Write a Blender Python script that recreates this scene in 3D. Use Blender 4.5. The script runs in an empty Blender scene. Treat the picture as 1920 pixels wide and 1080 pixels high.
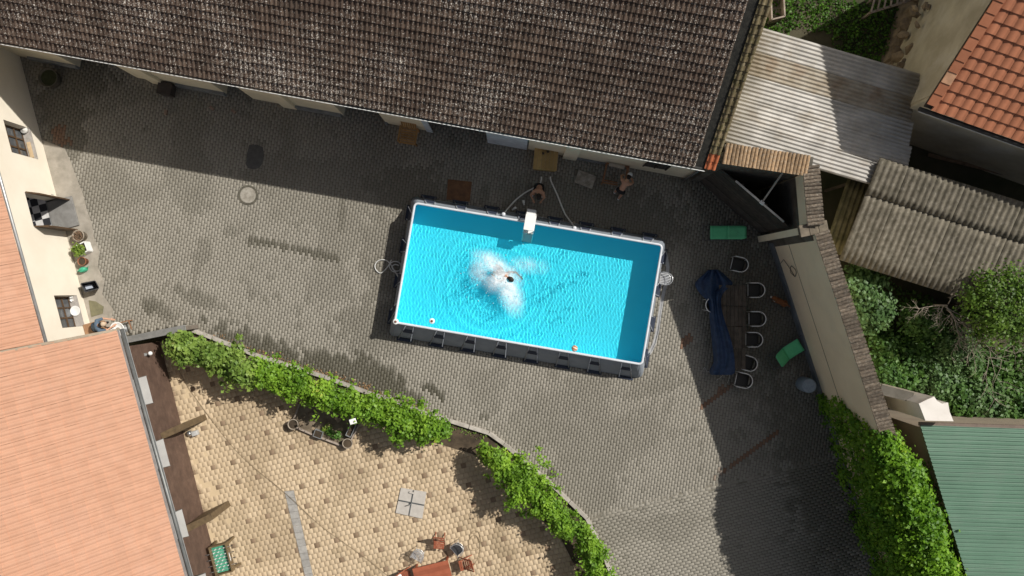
import bpy, bmesh, math, random
import numpy as np
from mathutils import Vector, Matrix

random.seed(7); rng = np.random.default_rng(11)
scene = bpy.context.scene
col = scene.collection

# ---------------------------------------------------------------- camera, sky, sun, exposure
H = 33.0            # camera height above the courtyard (m)
FPX = 1518.0        # focal length in pixels of the 1920 px wide photograph
cam_data = bpy.data.cameras.new('camera')
cam = bpy.data.objects.new('camera', cam_data); col.objects.link(cam)
cam.location = (0, 0, H); cam.rotation_euler = (0, 0, 0)
cam_data.sensor_width = 36.0; cam_data.lens = 36.0 * FPX / 1920.0
cam_data.clip_end = 2000.0
scene.camera = cam

SUN_EL = math.radians(45.9); SUN_AZ = math.radians(30.2)     # azimuth measured from +X towards +Y
sun_dir = Vector((math.cos(SUN_EL)*math.cos(SUN_AZ), math.cos(SUN_EL)*math.sin(SUN_AZ), math.sin(SUN_EL)))
world = bpy.data.worlds.new('World'); scene.world = world; world.use_nodes = True
wn = world.node_tree.nodes; wl = world.node_tree.links
sky = wn.new('ShaderNodeTexSky'); sky.sky_type = 'NISHITA'; sky.sun_disc = False
sky.sun_elevation = SUN_EL; sky.sun_rotation = math.pi/2 - SUN_AZ
sky.air_density = 1.0; sky.dust_density = 3.0; sky.ozone_density = 0.6
hs = wn.new('ShaderNodeHueSaturation'); hs.inputs['Saturation'].default_value = 0.5      # paler sky all round, desaturated to keep shadow fill neutral
wl.new(sky.outputs['Color'], hs.inputs['Color']); wl.new(hs.outputs['Color'], wn['Background'].inputs['Color'])
wn['Background'].inputs['Strength'].default_value = 0.065
sun_data = bpy.data.lights.new('sun', 'SUN'); sun_data.energy = 5.0; sun_data.angle = math.radians(0.5)
sun_data.color = (1.0, 0.955, 0.88)
sun = bpy.data.objects.new('sun', sun_data); col.objects.link(sun)
sun.rotation_euler = sun_dir.to_track_quat('Z', 'Y').to_euler(); sun.location = sun_dir * 60
try: sun_data.cycles.is_caustics_light = True
except Exception: pass
scene.view_settings.view_transform = 'Standard'; scene.view_settings.look = 'None'
scene.view_settings.exposure = 0.0; scene.view_settings.gamma = 1.0
scene.view_settings.use_curve_mapping = False
scene.cycles.max_bounces = 8; scene.cycles.diffuse_bounces = 6; scene.cycles.transparent_max_bounces = 12
scene.cycles.use_denoising = True

# ---------------------------------------------------------------- pixels to places
def P(u, v, z=0.0):
    s = (H - z) / FPX
    return Vector(((u - 960) * s, (540 - v) * s, z))
def proj(p):
    k = FPX / (H - p[2])
    return 960 + p[0] * k, 540 - p[1] * k

# ---------------------------------------------------------------- noise in numpy
def _hash(ix, iy, seed):
    n = (ix.astype(np.int64) * 374761393 + iy.astype(np.int64) * 668265263 + seed * 1442695041) & 0x7fffffff
    n = (n ^ (n >> 13)) * 1274126177 & 0x7fffffff
    return ((n ^ (n >> 16)) & 0xffff) / 65535.0
def vnoise(x, y, seed=0):
    x = np.asarray(x, float); y = np.asarray(y, float)
    ix = np.floor(x); iy = np.floor(y); fx = x - ix; fy = y - iy
    fx = fx*fx*(3-2*fx); fy = fy*fy*(3-2*fy)
    a = _hash(ix, iy, seed); b = _hash(ix+1, iy, seed); c = _hash(ix, iy+1, seed); d = _hash(ix+1, iy+1, seed)
    return (a*(1-fx)+b*fx)*(1-fy) + (c*(1-fx)+d*fx)*fy
def fbm(x, y, seed=0, oct=4):
    s = 0; a = 0.5; t = 0
    for o in range(oct):
        s = s + a*vnoise(x*2**o, y*2**o, seed+o*17); t += a; a *= 0.5
    return s / t

# ---------------------------------------------------------------- materials
def _nodes(name):
    m = bpy.data.materials.new(name); m.use_nodes = True
    return m, m.node_tree.nodes, m.node_tree.links, m.node_tree.nodes['Principled BSDF']
def c4(c): return (c[0], c[1], c[2], 1.0)
def piece_random(N, L):
    at = N.new('ShaderNodeAttribute'); at.attribute_name = 'rnd'
    oi = N.new('ShaderNodeObjectInfo')
    ad = N.new('ShaderNodeMath'); ad.operation = 'ADD'
    L.new(at.outputs['Fac'], ad.inputs[0]); L.new(oi.outputs['Random'], ad.inputs[1])
    fr = N.new('ShaderNodeMath'); fr.operation = 'FRACT'; L.new(ad.outputs[0], fr.inputs[0])
    return fr.outputs[0]
def noise(N, L, scale, detail=4, rough=0.6, vec=None):
    t = N.new('ShaderNodeTexNoise'); t.inputs['Scale'].default_value = scale
    t.inputs['Detail'].default_value = detail; t.inputs['Roughness'].default_value = rough
    if vec is None:
        g = N.new('ShaderNodeNewGeometry'); vec = g.outputs['Position']
    L.new(vec, t.inputs['Vector'])
    return t.outputs['Fac']
def ramp(N, L, fac, stops):
    r = N.new('ShaderNodeValToRGB'); L.new(fac, r.inputs['Fac'])
    e = r.color_ramp.elements
    while len(e) < len(stops): e.new(0.5)
    for i, (p, c) in enumerate(stops):
        e[i].position = p; e[i].color = c4(c) if not isinstance(c, (int, float)) else (c, c, c, 1)
    return r.outputs['Color']
def mixc(N, L, fac, a, b, mode='MIX'):
    m = N.new('ShaderNodeMix'); m.data_type = 'RGBA'; m.blend_type = mode
    for sock, val in ((m.inputs[0], fac), (m.inputs[6], a), (m.inputs[7], b)):
        if hasattr(val, 'is_output'): L.new(val, sock)
        elif isinstance(val, (int, float)): sock.default_value = val
        else: sock.default_value = c4(val)
    return m.outputs[2]
def value_scale(N, L, colr, fac, lo, hi):
    mr = N.new('ShaderNodeMapRange'); L.new(fac, mr.inputs['Value'])
    mr.inputs['To Min'].default_value = lo; mr.inputs['To Max'].default_value = hi
    h = N.new('ShaderNodeHueSaturation'); L.new(colr, h.inputs['Color']); L.new(mr.outputs[0], h.inputs['Value'])
    return h.outputs['Color']
def add_bump(N, L, B, fac, strength, dist=0.02):
    b = N.new('ShaderNodeBump'); b.inputs['Strength'].default_value = strength; b.inputs['Distance'].default_value = dist
    L.new(fac, b.inputs['Height']); L.new(b.outputs[0], B.inputs['Normal'])
_M = {}
def M(name, c1, c2=None, rough=0.8, scale=3.0, bump=0.25, bscale=40.0, rnd=0.0, metal=0.0, spec=0.3, contrast=(0.35, 0.65), dirt=None, dscale=1.2, damt=0.6):
    if name in _M: return _M[name]
    m, N, L, B = _nodes(name)
    c2 = c2 or tuple(x*0.75 for x in c1)
    colr = ramp(N, L, noise(N, L, scale), [(contrast[0], c2), (contrast[1], c1)])
    if dirt:
        f = ramp(N, L, noise(N, L, dscale, 6, 0.65), [(0.5, 0.0), (0.72, damt)])
        colr = mixc(N, L, f, colr, dirt)
    if rnd: colr = value_scale(N, L, colr, piece_random(N, L), 1-rnd, 1+rnd)
    L.new(colr, B.inputs['Base Color'])
    B.inputs['Roughness'].default_value = rough; B.inputs['Metallic'].default_value = metal
    B.inputs['Specular IOR Level'].default_value = spec
    if bump: add_bump(N, L, B, noise(N, L, bscale, 3), bump)
    _M[name] = m
    return m

# ---------------------------------------------------------------- mesh building
class MB:
    def __init__(s): s.v = []; s.f = []
    def add(s, vs, fs):
        o = len(s.v); s.v += [tuple(x) for x in vs]; s.f += [tuple(i+o for i in f) for f in fs]; return s
    def hexa(s, b, t):          # four bottom corners (ccw from above), four top corners
        return s.add(list(b)+list(t), [(3,2,1,0),(4,5,6,7),(0,1,5,4),(1,2,6,5),(2,3,7,6),(3,0,4,7)])
    def box(s, c, d, rz=0.0, mat=None):
        x, y, z = d[0]/2, d[1]/2, d[2]/2
        pts = [Vector((a*x, b*y, e*z)) for e in (-1, 1) for a, b in ((-1,-1),(1,-1),(1,1),(-1,1))]
        R = mat or Matrix.Rotation(rz, 3, 'Z')
        pts = [R @ p + Vector(c) for p in pts]
        return s.hexa(pts[:4], pts[4:])
    def beam(s, p, q, w, h, up=(0,0,1)):
        p = Vector(p); q = Vector(q); d = (q-p); l = d.length; d.normalize()
        up = Vector(up)
        if abs(d.dot(up)) > 0.98: up = Vector((0, 1, 0))
        sd = up.cross(d).normalized(); u = d.cross(sd).normalized()
        R = Matrix((d, sd, u)).transposed()
        return s.box((p+q)/2, (l, w, h), mat=R)
    def prism(s, poly, z0, z1):
        n = len(poly)
        a = sum(poly[i][0]*poly[(i+1)%n][1]-poly[(i+1)%n][0]*poly[i][1] for i in range(n))
        if a < 0: poly = poly[::-1]
        vs = [(p[0], p[1], z0) for p in poly] + [(p[0], p[1], z1) for p in poly]
        fs = [tuple(range(n-1, -1, -1)), tuple(range(n, 2*n))] + [(i, (i+1)%n, n+(i+1)%n, n+i) for i in range(n)]
        return s.add(vs, fs)
    def tube(s, pts, r, n=8, closed=False, cap=True):
        pts = [Vector(p) for p in pts]; m = len(pts); vs = []; fs = []
        rr = r if isinstance(r, (list, tuple)) else [r]*m
        prev = None
        for i, p in enumerate(pts):
            if closed: t = pts[(i+1)%m]-pts[i-1]
            else: t = pts[min(i+1, m-1)]-pts[max(i-1, 0)]
            t.normalize()
            if prev is None:
                a = Vector((0,0,1)) if abs(t.z) < 0.9 else Vector((1,0,0))
                x = t.cross(a).normalized()
            else:
                x = (prev - t*prev.dot(t))
                if x.length < 1e-5: x = t.orthogonal()
                x.normalize()
            prev = x; y = t.cross(x)
            for j in range(n):
                an = 2*math.pi*j/n
                vs.append(p + (x*math.cos(an)+y*math.sin(an))*rr[i])
        for i in range(m if closed else m-1):
            for j in range(n):
                a = i*n+j; b = i*n+(j+1)%n; c = ((i+1)%m)*n+(j+1)%n; d = ((i+1)%m)*n+j
                fs.append((a, b, c, d))
        if cap and not closed:
            fs.append(tuple(range(n-1, -1, -1))); fs.append(tuple((m-1)*n+j for j in range(n)))
        return s.add(vs, fs)
    def lathe(s, c, prof, n=20, sx=1.0, sy=1.0):
        c = Vector(c); vs = []; fs = []; m = len(prof)
        for r, z in prof:
            for j in range(n):
                a = 2*math.pi*j/n
                vs.append(c + Vector((r*sx*math.cos(a), r*sy*math.sin(a), z)))
        for i in range(m-1):
            for j in range(n):
                fs.append((i*n+j, i*n+(j+1)%n, (i+1)*n+(j+1)%n, (i+1)*n+j))
        fs.append(tuple(range(n-1, -1, -1))); fs.append(tuple((m-1)*n+j for j in range(n)))
        return s.add(vs, fs)
    def xf(s, mat):
        s.v = [tuple(mat @ Vector(p)) for p in s.v]; return s
    def build(s, name, mat, parent=None, smooth=False, bevel=0.0):
        me = bpy.data.meshes.new(name); me.from_pydata(s.v, [], s.f); me.update()
        return link(name, me, mat, parent, smooth, bevel)
def link(name, me, mat, parent=None, smooth=False, bevel=0.0):
    o = bpy.data.objects.new(name, me); col.objects.link(o)
    if mat is not None: me.materials.append(mat)
    if smooth: me.polygons.foreach_set('use_smooth', [True]*len(me.polygons))
    if bevel:
        b = o.modifiers.new('bevel', 'BEVEL'); b.width = bevel; b.segments = 2; b.limit_method = 'ANGLE'
    if parent is not None:
        o.parent = parent
        if parent.get('_world'): o.matrix_parent_inverse = Matrix.Translation(Vector(parent['_loc'])).inverted()
    return o
def tag(o, label, cat, group=None):
    o['label'] = label; o['category'] = cat
    if group: o['group'] = group
    return o
def thing(name, label, cat, loc=(0,0,0), rz=0.0, group=None, world_parts=False):
    o = bpy.data.objects.new(name, None); col.objects.link(o)
    o.empty_display_size = 0.2
    o.location = loc; o.rotation_euler = (0, 0, rz); tag(o, label, cat, group)
    if world_parts: o['_world'] = 1; o['_loc'] = tuple(loc)
    return o
def struct(o): o['kind'] = 'structure'; return o
def stuff(o): o['kind'] = 'stuff'; return o
def dup(root, loc, rz, label):
    r = root.copy(); col.objects.link(r); r.location = loc; r.rotation_euler = (0, 0, rz); r['label'] = label
    for ch in list(root.children):
        c = ch.copy(); col.objects.link(c); c.parent = r
        for g in list(ch.children):
            d = g.copy(); col.objects.link(d); d.parent = c
    return r
def np_mesh(name, verts, faces, rnd=None, surf_mask=None):
    verts = np.asarray(verts, np.float32); faces = np.asarray(faces, np.int32)
    me = bpy.data.meshes.new(name); nv, nf, k = len(verts), len(faces), faces.shape[1]
    me.vertices.add(nv); me.vertices.foreach_set('co', verts.ravel())
    me.loops.add(nf*k); me.loops.foreach_set('vertex_index', faces.ravel())
    me.polygons.add(nf); me.polygons.foreach_set('loop_start', np.arange(0, nf*k, k, dtype=np.int32))
    try: me.polygons.foreach_set('loop_total', np.full(nf, k, np.int32))
    except Exception: pass
    me.update(calc_edges=True); me.validate()
    for nm, arr in (('rnd', rnd), ('surf_mask', surf_mask)):
        if arr is not None:
            a = me.attributes.new(nm, 'FLOAT', 'POINT'); a.data.foreach_set('value', np.asarray(arr, np.float32))
    return me
class Fr:       # a horizontal frame on a wall's foot: a along the wall, b out of it
    def __init__(s, p, q, out):
        s.o = Vector((p[0], p[1], 0)); d = Vector((q[0]-p[0], q[1]-p[1], 0)); s.len = d.length
        s.x = d.normalized(); n = Vector((-s.x.y, s.x.x, 0))
        if n.dot(Vector((out[0], out[1], 0))) < 0: n = -n
        s.y = n
    def pt(s, a, b, z=0.0): return s.o + s.x*a + s.y*b + Vector((0, 0, z))
    def box(s, mb, a0, a1, b0, b1, z0, z1):
        c = [s.pt(a0,b0), s.pt(a1,b0), s.pt(a1,b1), s.pt(a0,b1)]
        if (c[1]-c[0]).cross(c[2]-c[1]).z < 0: c = c[::-1]
        up = lambda z: [p+Vector((0,0,z)) for p in c]
        return mb.hexa(up(z0), up(z1))
    def a_of(s, u, v): return (P(u, v) - s.o).dot(s.x)
    def hit(s, u, v, b=0.0):    # the pixel's ray on the vertical plane at depth b: (a, z)
        g = P(u, v); n = s.y; c = s.o + n*b
        t = c.dot(n) / g.dot(n)
        p = Vector((g.x*t, g.y*t, H*(1-t)))
        return (p - s.o).dot(s.x), p.z
    def ang(s): return math.atan2(s.x.y, s.x.x)
class Roof:     # a pitched plane: a along the eave, b up the slope
    def __init__(s, p, q, z, slope, up):
        s.o = P(p[0], p[1], z); q = P(q[0], q[1], z); s.x = (q - s.o).normalized()
        h = Vector((-s.x.y, s.x.x, 0))
        if h.dot(Vector((up[0], up[1], 0))) < 0: h = -h
        s.h = h; s.s = slope; s.u = h*math.cos(slope) + Vector((0,0,1))*math.sin(slope)
        s.n = s.x.cross(s.u)
        if s.n.z < 0: s.n = -s.n
    def pt(s, a, b, c=0.0): return s.o + s.x*a + s.u*b + s.n*c
    def hit(s, u, v):
        g = P(u, v); d = g - Vector((0,0,H)); t = (s.o - Vector((0,0,H))).dot(s.n) / d.dot(s.n)
        p = Vector((0,0,H)) + d*t - s.o
        return p.dot(s.x), p.dot(s.u)
    def mat(s): return Matrix((s.x, s.u, s.n)).transposed().to_4x4()
    def slab(s, mb, ab, c0, c1):
        n = len(ab); ar = sum(ab[i][0]*ab[(i+1)%n][1]-ab[(i+1)%n][0]*ab[i][1] for i in range(n))
        if (ar < 0) != (s.x.cross(s.u).dot(s.n) < 0): ab = ab[::-1]
        vs = [s.pt(a, b, c0) for a, b in ab] + [s.pt(a, b, c1) for a, b in ab]
        return mb.add(vs, [tuple(range(n-1,-1,-1)), tuple(range(n, 2*n))] + [(i,(i+1)%n,n+(i+1)%n,n+i) for i in range(n)])
def tile_mesh(name, w, L, rolls, amp, t, lap=0.06, seg=8):
    n = rolls*seg; vs = []; fs = []
    gap = 0.004
    for y, zo in ((0.0, t), (L+lap, 0.004)):
        for i in range(n+1):
            x = gap + (w-2*gap)*i/n; ph = (i/seg) % 1.0 if i < n else 0.0
            z = amp*max(0.0, math.sin(math.pi*min(1.0, ph/0.7)))**0.8 if ph < 0.7 else 0.0
            vs.append((x, y, z + zo))
    for i in range(n): fs.append((i, i+1, n+2+i, n+1+i))
    b = len(vs)
    for i in range(n+1): vs.append((vs[i][0], 0.0, -0.012))
    for i in range(n): fs.append((b+i, b+i+1, i+1, i))
    return vs, fs
def in_frame(u, v, m=15): return -m < u < 1920+m and -m < v < 1080+m
def lay_tiles(R, roof_obj, mat, w, L, a0, a1, b1, rolls, amp, t, inside=None, clips=(), maxparts=290, name='roof_tile', left_handed=None):
    vs, fs = tile_mesh(name, w, L, rolls, amp, t)
    base = bpy.data.meshes.new(name); base.from_pydata(vs, [], fs); base.materials.append(mat)
    flip = R.x.cross(R.u).dot(R.n) < 0
    m4 = Matrix((R.x, R.u, R.n)).transposed().to_4x4()
    cells = []
    na = int((a1-a0)/w); nb = int(b1/L)
    for j in range(nb):
        for i in range(na):
            a = a0 + i*w; b = j*L
            corners = [(a,b),(a+w,b),(a,b+L),(a+w,b+L)]
            st = 1
            for (pa, pb, ca, cb) in clips:
                ins = [(x-pa)*ca + (y-pb)*cb > 0 for x, y in corners]
                if not any(ins): st = 0; break
                if not all(ins): st = 2
            if not st: continue
            pc = R.pt(a+w/2, b+L/2); u, v = proj(pc)
            if inside and not inside(u, v, a, b): continue
            cells.append((a, b, st, in_frame(u, v, 4), pc.z))
    vis = sorted([c for c in cells if c[3]], key=lambda c: -c[4])
    parts = set((c[0], c[1]) for c in vis[:maxparts])
    smb = MB(); srnd = []
    for a, b, st, isv, z in cells:
        jit = (random.uniform(-.004,.004), random.uniform(-.008,.008), random.uniform(-.003,.006))
        loc = R.pt(a+jit[0], b+jit[1], jit[2])
        mm = m4.copy(); mm.translation = loc
        rot = Matrix.Rotation(random.uniform(-.008,.008), 4, 'Z'); mm = mm @ rot
        me = base
        if st == 2:
            bm = bmesh.new(); bm.from_mesh(base)
            for (pa, pb, ca, cb) in clips:
                nn = Vector((ca, cb, 0)).normalized()
                bmesh.ops.bisect_plane(bm, geom=bm.verts[:]+bm.edges[:]+bm.faces[:], plane_co=Vector((pa-a, pb-b, 0)), plane_no=nn, clear_inner=True)
            me = bpy.data.meshes.new(name); bm.to_mesh(me); bm.free(); me.materials.append(mat)
            if not me.polygons: continue
        if (a, b) in parts:
            o = link(name, me, None, None)
            o.parent = roof_obj
            # the roof mesh is built in world coordinates: its own world matrix is the identity
            o.matrix_parent_inverse = Matrix.Identity(4); o.matrix_basis = mm
        else:
            smb.add([mm @ p.co for p in me.vertices], [tuple(p.vertices) for p in me.polygons])
            srnd += [random.random()]*len(me.vertices)
    if smb.v:
        o = smb.build(name+'s', mat, roof_obj)
        at = o.data.attributes.new('rnd', 'FLOAT', 'POINT'); at.data.foreach_set('value', srnd)
        stuff(o)

# ---------------------------------------------------------------- leaves
def leaf_mesh(name, c, nrm, size, aspect=0.7, jitter=0.7):
    n = len(c); c = np.asarray(c); nrm = np.asarray(nrm) + rng.normal(0, jitter, (n, 3))
    nrm /= np.linalg.norm(nrm, axis=1)[:, None] + 1e-9
    t = np.cross(nrm, rng.normal(0, 1, (n, 3))); t /= np.linalg.norm(t, axis=1)[:, None] + 1e-9
    b = np.cross(nrm, t); s = (size * rng.uniform(0.45, 1.6, n))[:, None]
    v = np.stack([c - t*s*0.5, c + b*s*0.5*aspect + nrm*s*0.12, c + t*s*0.5, c - b*s*0.5*aspect + nrm*s*0.12], 1).reshape(-1, 3)
    f = np.arange(n*4).reshape(-1, 4)
    cl = fbm(c[:, 0]*2.3+31, c[:, 1]*2.3+17 + c[:, 2]*1.5, 91, 2)      # whole sprays share a tone
    rn = np.clip((cl-.5)*1.5+.5, 0, 1)*.6 + rng.random(n)*.399
    return np_mesh(name, v, f, rnd=np.repeat(rn, 4))
def leafmat(name, lo, hi, trans=0.3):
    if name in _M: return _M[name]
    m, N, L, B = _nodes(name)
    at = N.new('ShaderNodeAttribute'); at.attribute_name = 'rnd'
    c = ramp(N, L, at.outputs['Fac'], [(0.05, tuple(a*0.75 for a in lo)), (0.5, tuple((a+b)/2 for a, b in zip(lo, hi))), (0.93, hi), (0.985, (hi[0]*1.35, hi[1]*0.85, hi[2]*1.3))])
    c = mixc(N, L, ramp(N, L, noise(N, L, 1.3, 3), [(0.35, 0.0), (0.65, 0.55)]), c, tuple(a*0.6 for a in lo))
    L.new(c, B.inputs['Base Color']); B.inputs['Roughness'].default_value = 0.5
    B.inputs['Specular IOR Level'].default_value = 0.35
    tr = N.new('ShaderNodeBsdfTranslucent'); L.new(c, tr.inputs['Color'])
    mx = N.new('ShaderNodeMixShader'); mx.inputs[0].default_value = trans
    L.new(B.outputs[0], mx.inputs[1]); L.new(tr.outputs[0], mx.inputs[2])
    L.new(mx.outputs[0], N['Material Output'].inputs['Surface'])
    _M[name] = m
    return m
def crown_points(center, rad, nclump, per, sig):
    cs = []; ns = []
    for i in range(nclump):
        d = rng.normal(0, 1, 3); d /= np.linalg.norm(d)
        if d[2] < -0.35: d[2] *= -1
        rr = rng.uniform(0.45, 1.0)**0.6
        cc = np.array(center) + d*np.array(rad)*rr
        k = int(per*rng.uniform(0.6, 1.4))
        off = rng.normal(0, 1, (k, 3)); off *= (sig*rng.uniform(0.7, 1.3))*np.array([1, 1, 0.7])
        cs.append(cc + off)
        nn = off/(np.linalg.norm(off, axis=1)[:, None]+1e-6)*0.6 + d*0.5 + np.array([0, 0, 0.9])
        ns.append(nn)
    return np.concatenate(cs), np.concatenate(ns)
# ================================================================ THE GROUND
def inpoly(x, y, poly):
    poly = np.asarray(poly); n = len(poly); r = np.zeros(x.shape, bool); j = n-1
    for i in range(n):
        xi, yi = poly[i]; xj, yj = poly[j]
        c = ((yi > y) != (yj > y)) & (x < (xj-xi)*(y-yi)/(yj-yi+1e-12)+xi)
        r ^= c; j = i
    return r
def gpoly(pix): return [(P(u, v).x, P(u, v).y) for u, v in pix]
def sheet(name, pix, z, mat, thick=0.05):
    return MB().prism(gpoly(pix), z-thick, z).build(name, mat)

soil = M('soil', (0.085, 0.062, 0.04), (0.04, 0.03, 0.02), 0.95, 2.5, 0.6, 18)
ground_m = M('ground_earth', (0.075, 0.066, 0.042), (0.035, 0.04, 0.018), 0.95, 0.6, 0.6, 9)
struct(MB().prism([(-300,-300),(300,-300),(300,300),(-300,300)], -0.6, -0.09).build('ground', ground_m))

def paver_material(name, c_lo, c_hi, mask_c, rough=0.85):
    m, N, L, B = _nodes(name)
    rn = piece_random(N, L)
    c = ramp(N, L, rn, [(0.0, c_lo), (0.5, tuple((a+b)/2 for a, b in zip(c_lo, c_hi))), (1.0, c_hi)])
    c = mixc(N, L, ramp(N, L, noise(N, L, 45, 4), [(0.3, 0.25), (0.7, 0.0)]), c, tuple(a*0.55 for a in c_lo))
    c = mixc(N, L, ramp(N, L, noise(N, L, 0.45, 5), [(0.35, 0.0), (0.7, 0.35)]), c, tuple(a*0.72 for a in c_lo))
    at = N.new('ShaderNodeAttribute'); at.attribute_name = 'surf_mask'
    c = mixc(N, L, at.outputs['Fac'], c, mask_c)  # mask holds stains and, on the grey court, some painted shade
    L.new(c, B.inputs['Base Color'])
    mr = N.new('ShaderNodeMapRange'); L.new(at.outputs['Fac'], mr.inputs['Value'])
    mr.inputs['To Min'].default_value = rough; mr.inputs['To Max'].default_value = 0.6
    L.new(mr.outputs[0], B.inputs['Roughness']); B.inputs['Specular IOR Level'].default_value = 0.25
    add_bump(N, L, B, noise(N, L, 70, 3), 0.3, 0.01)
    return m
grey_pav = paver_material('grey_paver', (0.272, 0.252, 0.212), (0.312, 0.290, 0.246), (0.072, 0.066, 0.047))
tan_pav = paver_material('tan_paver', (0.515, 0.40, 0.265), (0.57, 0.45, 0.308), (0.21, 0.155, 0.09))
dark_pav = paver_material('brown_paver', (0.22, 0.155, 0.10), (0.31, 0.225, 0.15), (0.09, 0.07, 0.05))
joint_grey = M('grey_joint', (0.085, 0.077, 0.06), (0.05, 0.046, 0.034), 0.95, 6, 0.3)
joint_tan = M('sand_joint', (0.34, 0.255, 0.17), (0.22, 0.165, 0.105), 0.95, 1.2, 0.3)

COURT = [(20,70),(1290,320),(1330,338),(1435,424),(1450,460),(1552,755),(1716,1262),(1226,1262),(1147,1078),(1122,1016),(1100,970),(1035,908),(990,869),(945,831),(917,811),(805,776),(705,741),(610,706),(480,665),(400,633),(345,612),(225,632),(165,650)]
PATIO = [(292,640),(345,640),(470,700),(600,748),(690,785),(800,822),(890,850),(950,900),(1005,960),(1055,1010),(1080,1060),(1152,1262),(460,1262),(398,1065)]
BED = [(345,618),(400,639),(480,671),(610,712),(705,747),(805,782),(917,817),(945,837),(990,875),(1035,914),(1096,975),(1118,1021),(1143,1083),(1220,1262),(1150,1262),(1078,1061),(1053,1012),(1003,962),(948,902),(889,852),(799,824),(689,787),(599,750),(469,702),(346,642)]
court = struct(sheet('courtyard', COURT, -0.012, joint_grey))
patio = struct(sheet('patio', PATIO, -0.0125, joint_tan))
bed = struct(sheet('planting_bed', BED, 0.03, soil, 0.1))

def paver_grid(ang, w, l, gap, poly_px, excl=None, shift_rows=True):
    poly = np.array(gpoly(poly_px)); c, s = math.cos(ang), math.sin(ang)
    R = np.array([[c, -s], [s, c]]); q = poly @ R
    x0, y0 = q.min(0)-l; x1, y1 = q.max(0)+l
    nx = int((x1-x0)/w)+1; ny = int((y1-y0)/l)+2
    I, J = np.meshgrid(np.arange(nx), np.arange(ny), indexing='ij')
    X = x0 + I*w; Y = y0 + J*l + np.where(I % 2 == 1, l/2, 0)
    X = X.ravel(); Y = Y.ravel()
    C = np.stack([X, Y], 1) @ R.T
    ok = inpoly(C[:, 0], C[:, 1], poly)
    if excl is not None: ok &= ~excl(C)
    return C[ok], R
def paver_verts(C, R, w, l, gap, zj=0.002):
    n = len(C); hw, hl = (w-gap)/2, (l-gap)/2
    lt = np.array([[-hw,-hl],[hw,-hl],[hw,hl],[-hw,hl]]); inn = lt*0.975
    a = rng.normal(0, 0.006, n); ca, sa = np.cos(a), np.sin(a)
    jit = rng.normal(0, 0.0012, (n, 2)); z = rng.normal(0, zj, n)
    def place(l4, zz):
        x = l4[None, :, 0]*ca[:, None]-l4[None, :, 1]*sa[:, None]; y = l4[None, :, 0]*sa[:, None]+l4[None, :, 1]*ca[:, None]
        xy = np.stack([x, y], 2) @ R.T + (C+jit)[:, None, :]
        return np.concatenate([xy, np.broadcast_to(zz[:, None, None] if np.ndim(zz) else np.full((n,1,1), zz), (n, 4, 1))], 2)
    v = np.concatenate([place(lt, -0.03), place(lt, z-0.004), place(inn, z)], 1)
    f0 = np.array([[8,9,10,11]] + [[i,(i+1)%4,4+(i+1)%4,4+i] for i in range(4)] + [[4+i,4+(i+1)%4,8+(i+1)%4,8+i] for i in range(4)])
    f = (f0[None] + (np.arange(n)*12)[:, None, None]).reshape(-1, 4)
    return v.reshape(-1, 3), f
def px(C): return 960 + C[:, 0]*FPX/H, 540 - C[:, 1]*FPX/H
def blob(u, v, cu, cv, ru, rv, rot, amt, seed, rough=1.0):
    c, s = math.cos(rot), math.sin(rot)
    du, dv = u-cu, v-cv
    x = (du*c+dv*s)/ru; y = (-du*s+dv*c)/rv
    d = np.sqrt(x*x+y*y) + (fbm(u/14.0, v/14.0, seed)-0.5)*1.6*rough
    return amt*np.clip((1.05-d)/0.25, 0, 1)
def court_stain_shade(C):  # stains, plus patches painting deeper shade along the right wall and chairs
    u, v = px(C); s = np.zeros(len(u))
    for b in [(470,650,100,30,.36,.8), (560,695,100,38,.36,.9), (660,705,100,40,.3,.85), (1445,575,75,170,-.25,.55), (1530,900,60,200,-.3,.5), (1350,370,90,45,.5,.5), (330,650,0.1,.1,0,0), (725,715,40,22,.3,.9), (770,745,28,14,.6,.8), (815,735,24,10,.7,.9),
              (640,405,8,28,.1,.5), (550,465,85,7,.17,.6), (600,478,30,6,.17,.65), (500,460,30,5,.1,.4), (370,560,55,14,.35,.45), (300,580,34,14,.5,.55), (278,580,10,16,-.4,.7),
              (720,470,45,90,.1,.35), (690,610,60,50,.1,.35), (880,640,120,20,.17,.3), (1035,887,9,6,.3,.9), (1230,720,60,28,-.4,.25), (1180,820,90,40,-.5,.22),
              (1140,880,25,70,.7,.25), (1120,940,30,45,.7,.25), (120,200,50,80,.2,.55), (150,140,60,40,.2,.6), (135,265,25,35,.2,.5), (375,480,16,40,.3,.3), (360,375,25,25,0,.3), (478,330,30,20,0,.3),
              (640,600,12,8,0,.5), (1225,600,15,40,.2,.3), (770,360,90,50,.17,.45), (1120,400,200,60,.17,.4), (1440,520,80,70,0,.3), (1500,780,70,120,0,.3), (905,782,10,4,0,.7),(932,800,10,5,0,.6)]:
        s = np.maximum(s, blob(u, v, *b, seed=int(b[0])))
    d = np.abs((v-447)-(u-470)*.242)+(fbm(u/7.0, v/7.0, 77)-.5)*6; on = (u > 468) & (u < 637)
    s = np.maximum(s, np.where(on, np.clip((5.5+(u-470)*.012-d)/2.5, 0, .8), 0))      # old drain line
    s = np.maximum(s, np.where((np.abs(u-470) < 4) & (v > 440) & (v < 462), .7, 0))
    g = fbm(u/90.0, v/90.0, 5); s = np.maximum(s, np.clip((g-0.56)/0.3, 0, 0.22))
    g = fbm(u/18.0, v/18.0, 9); s = np.maximum(s, np.clip((g-0.7)/0.15, 0, 0.3))
    return np.clip(s, 0, 1)
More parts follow.
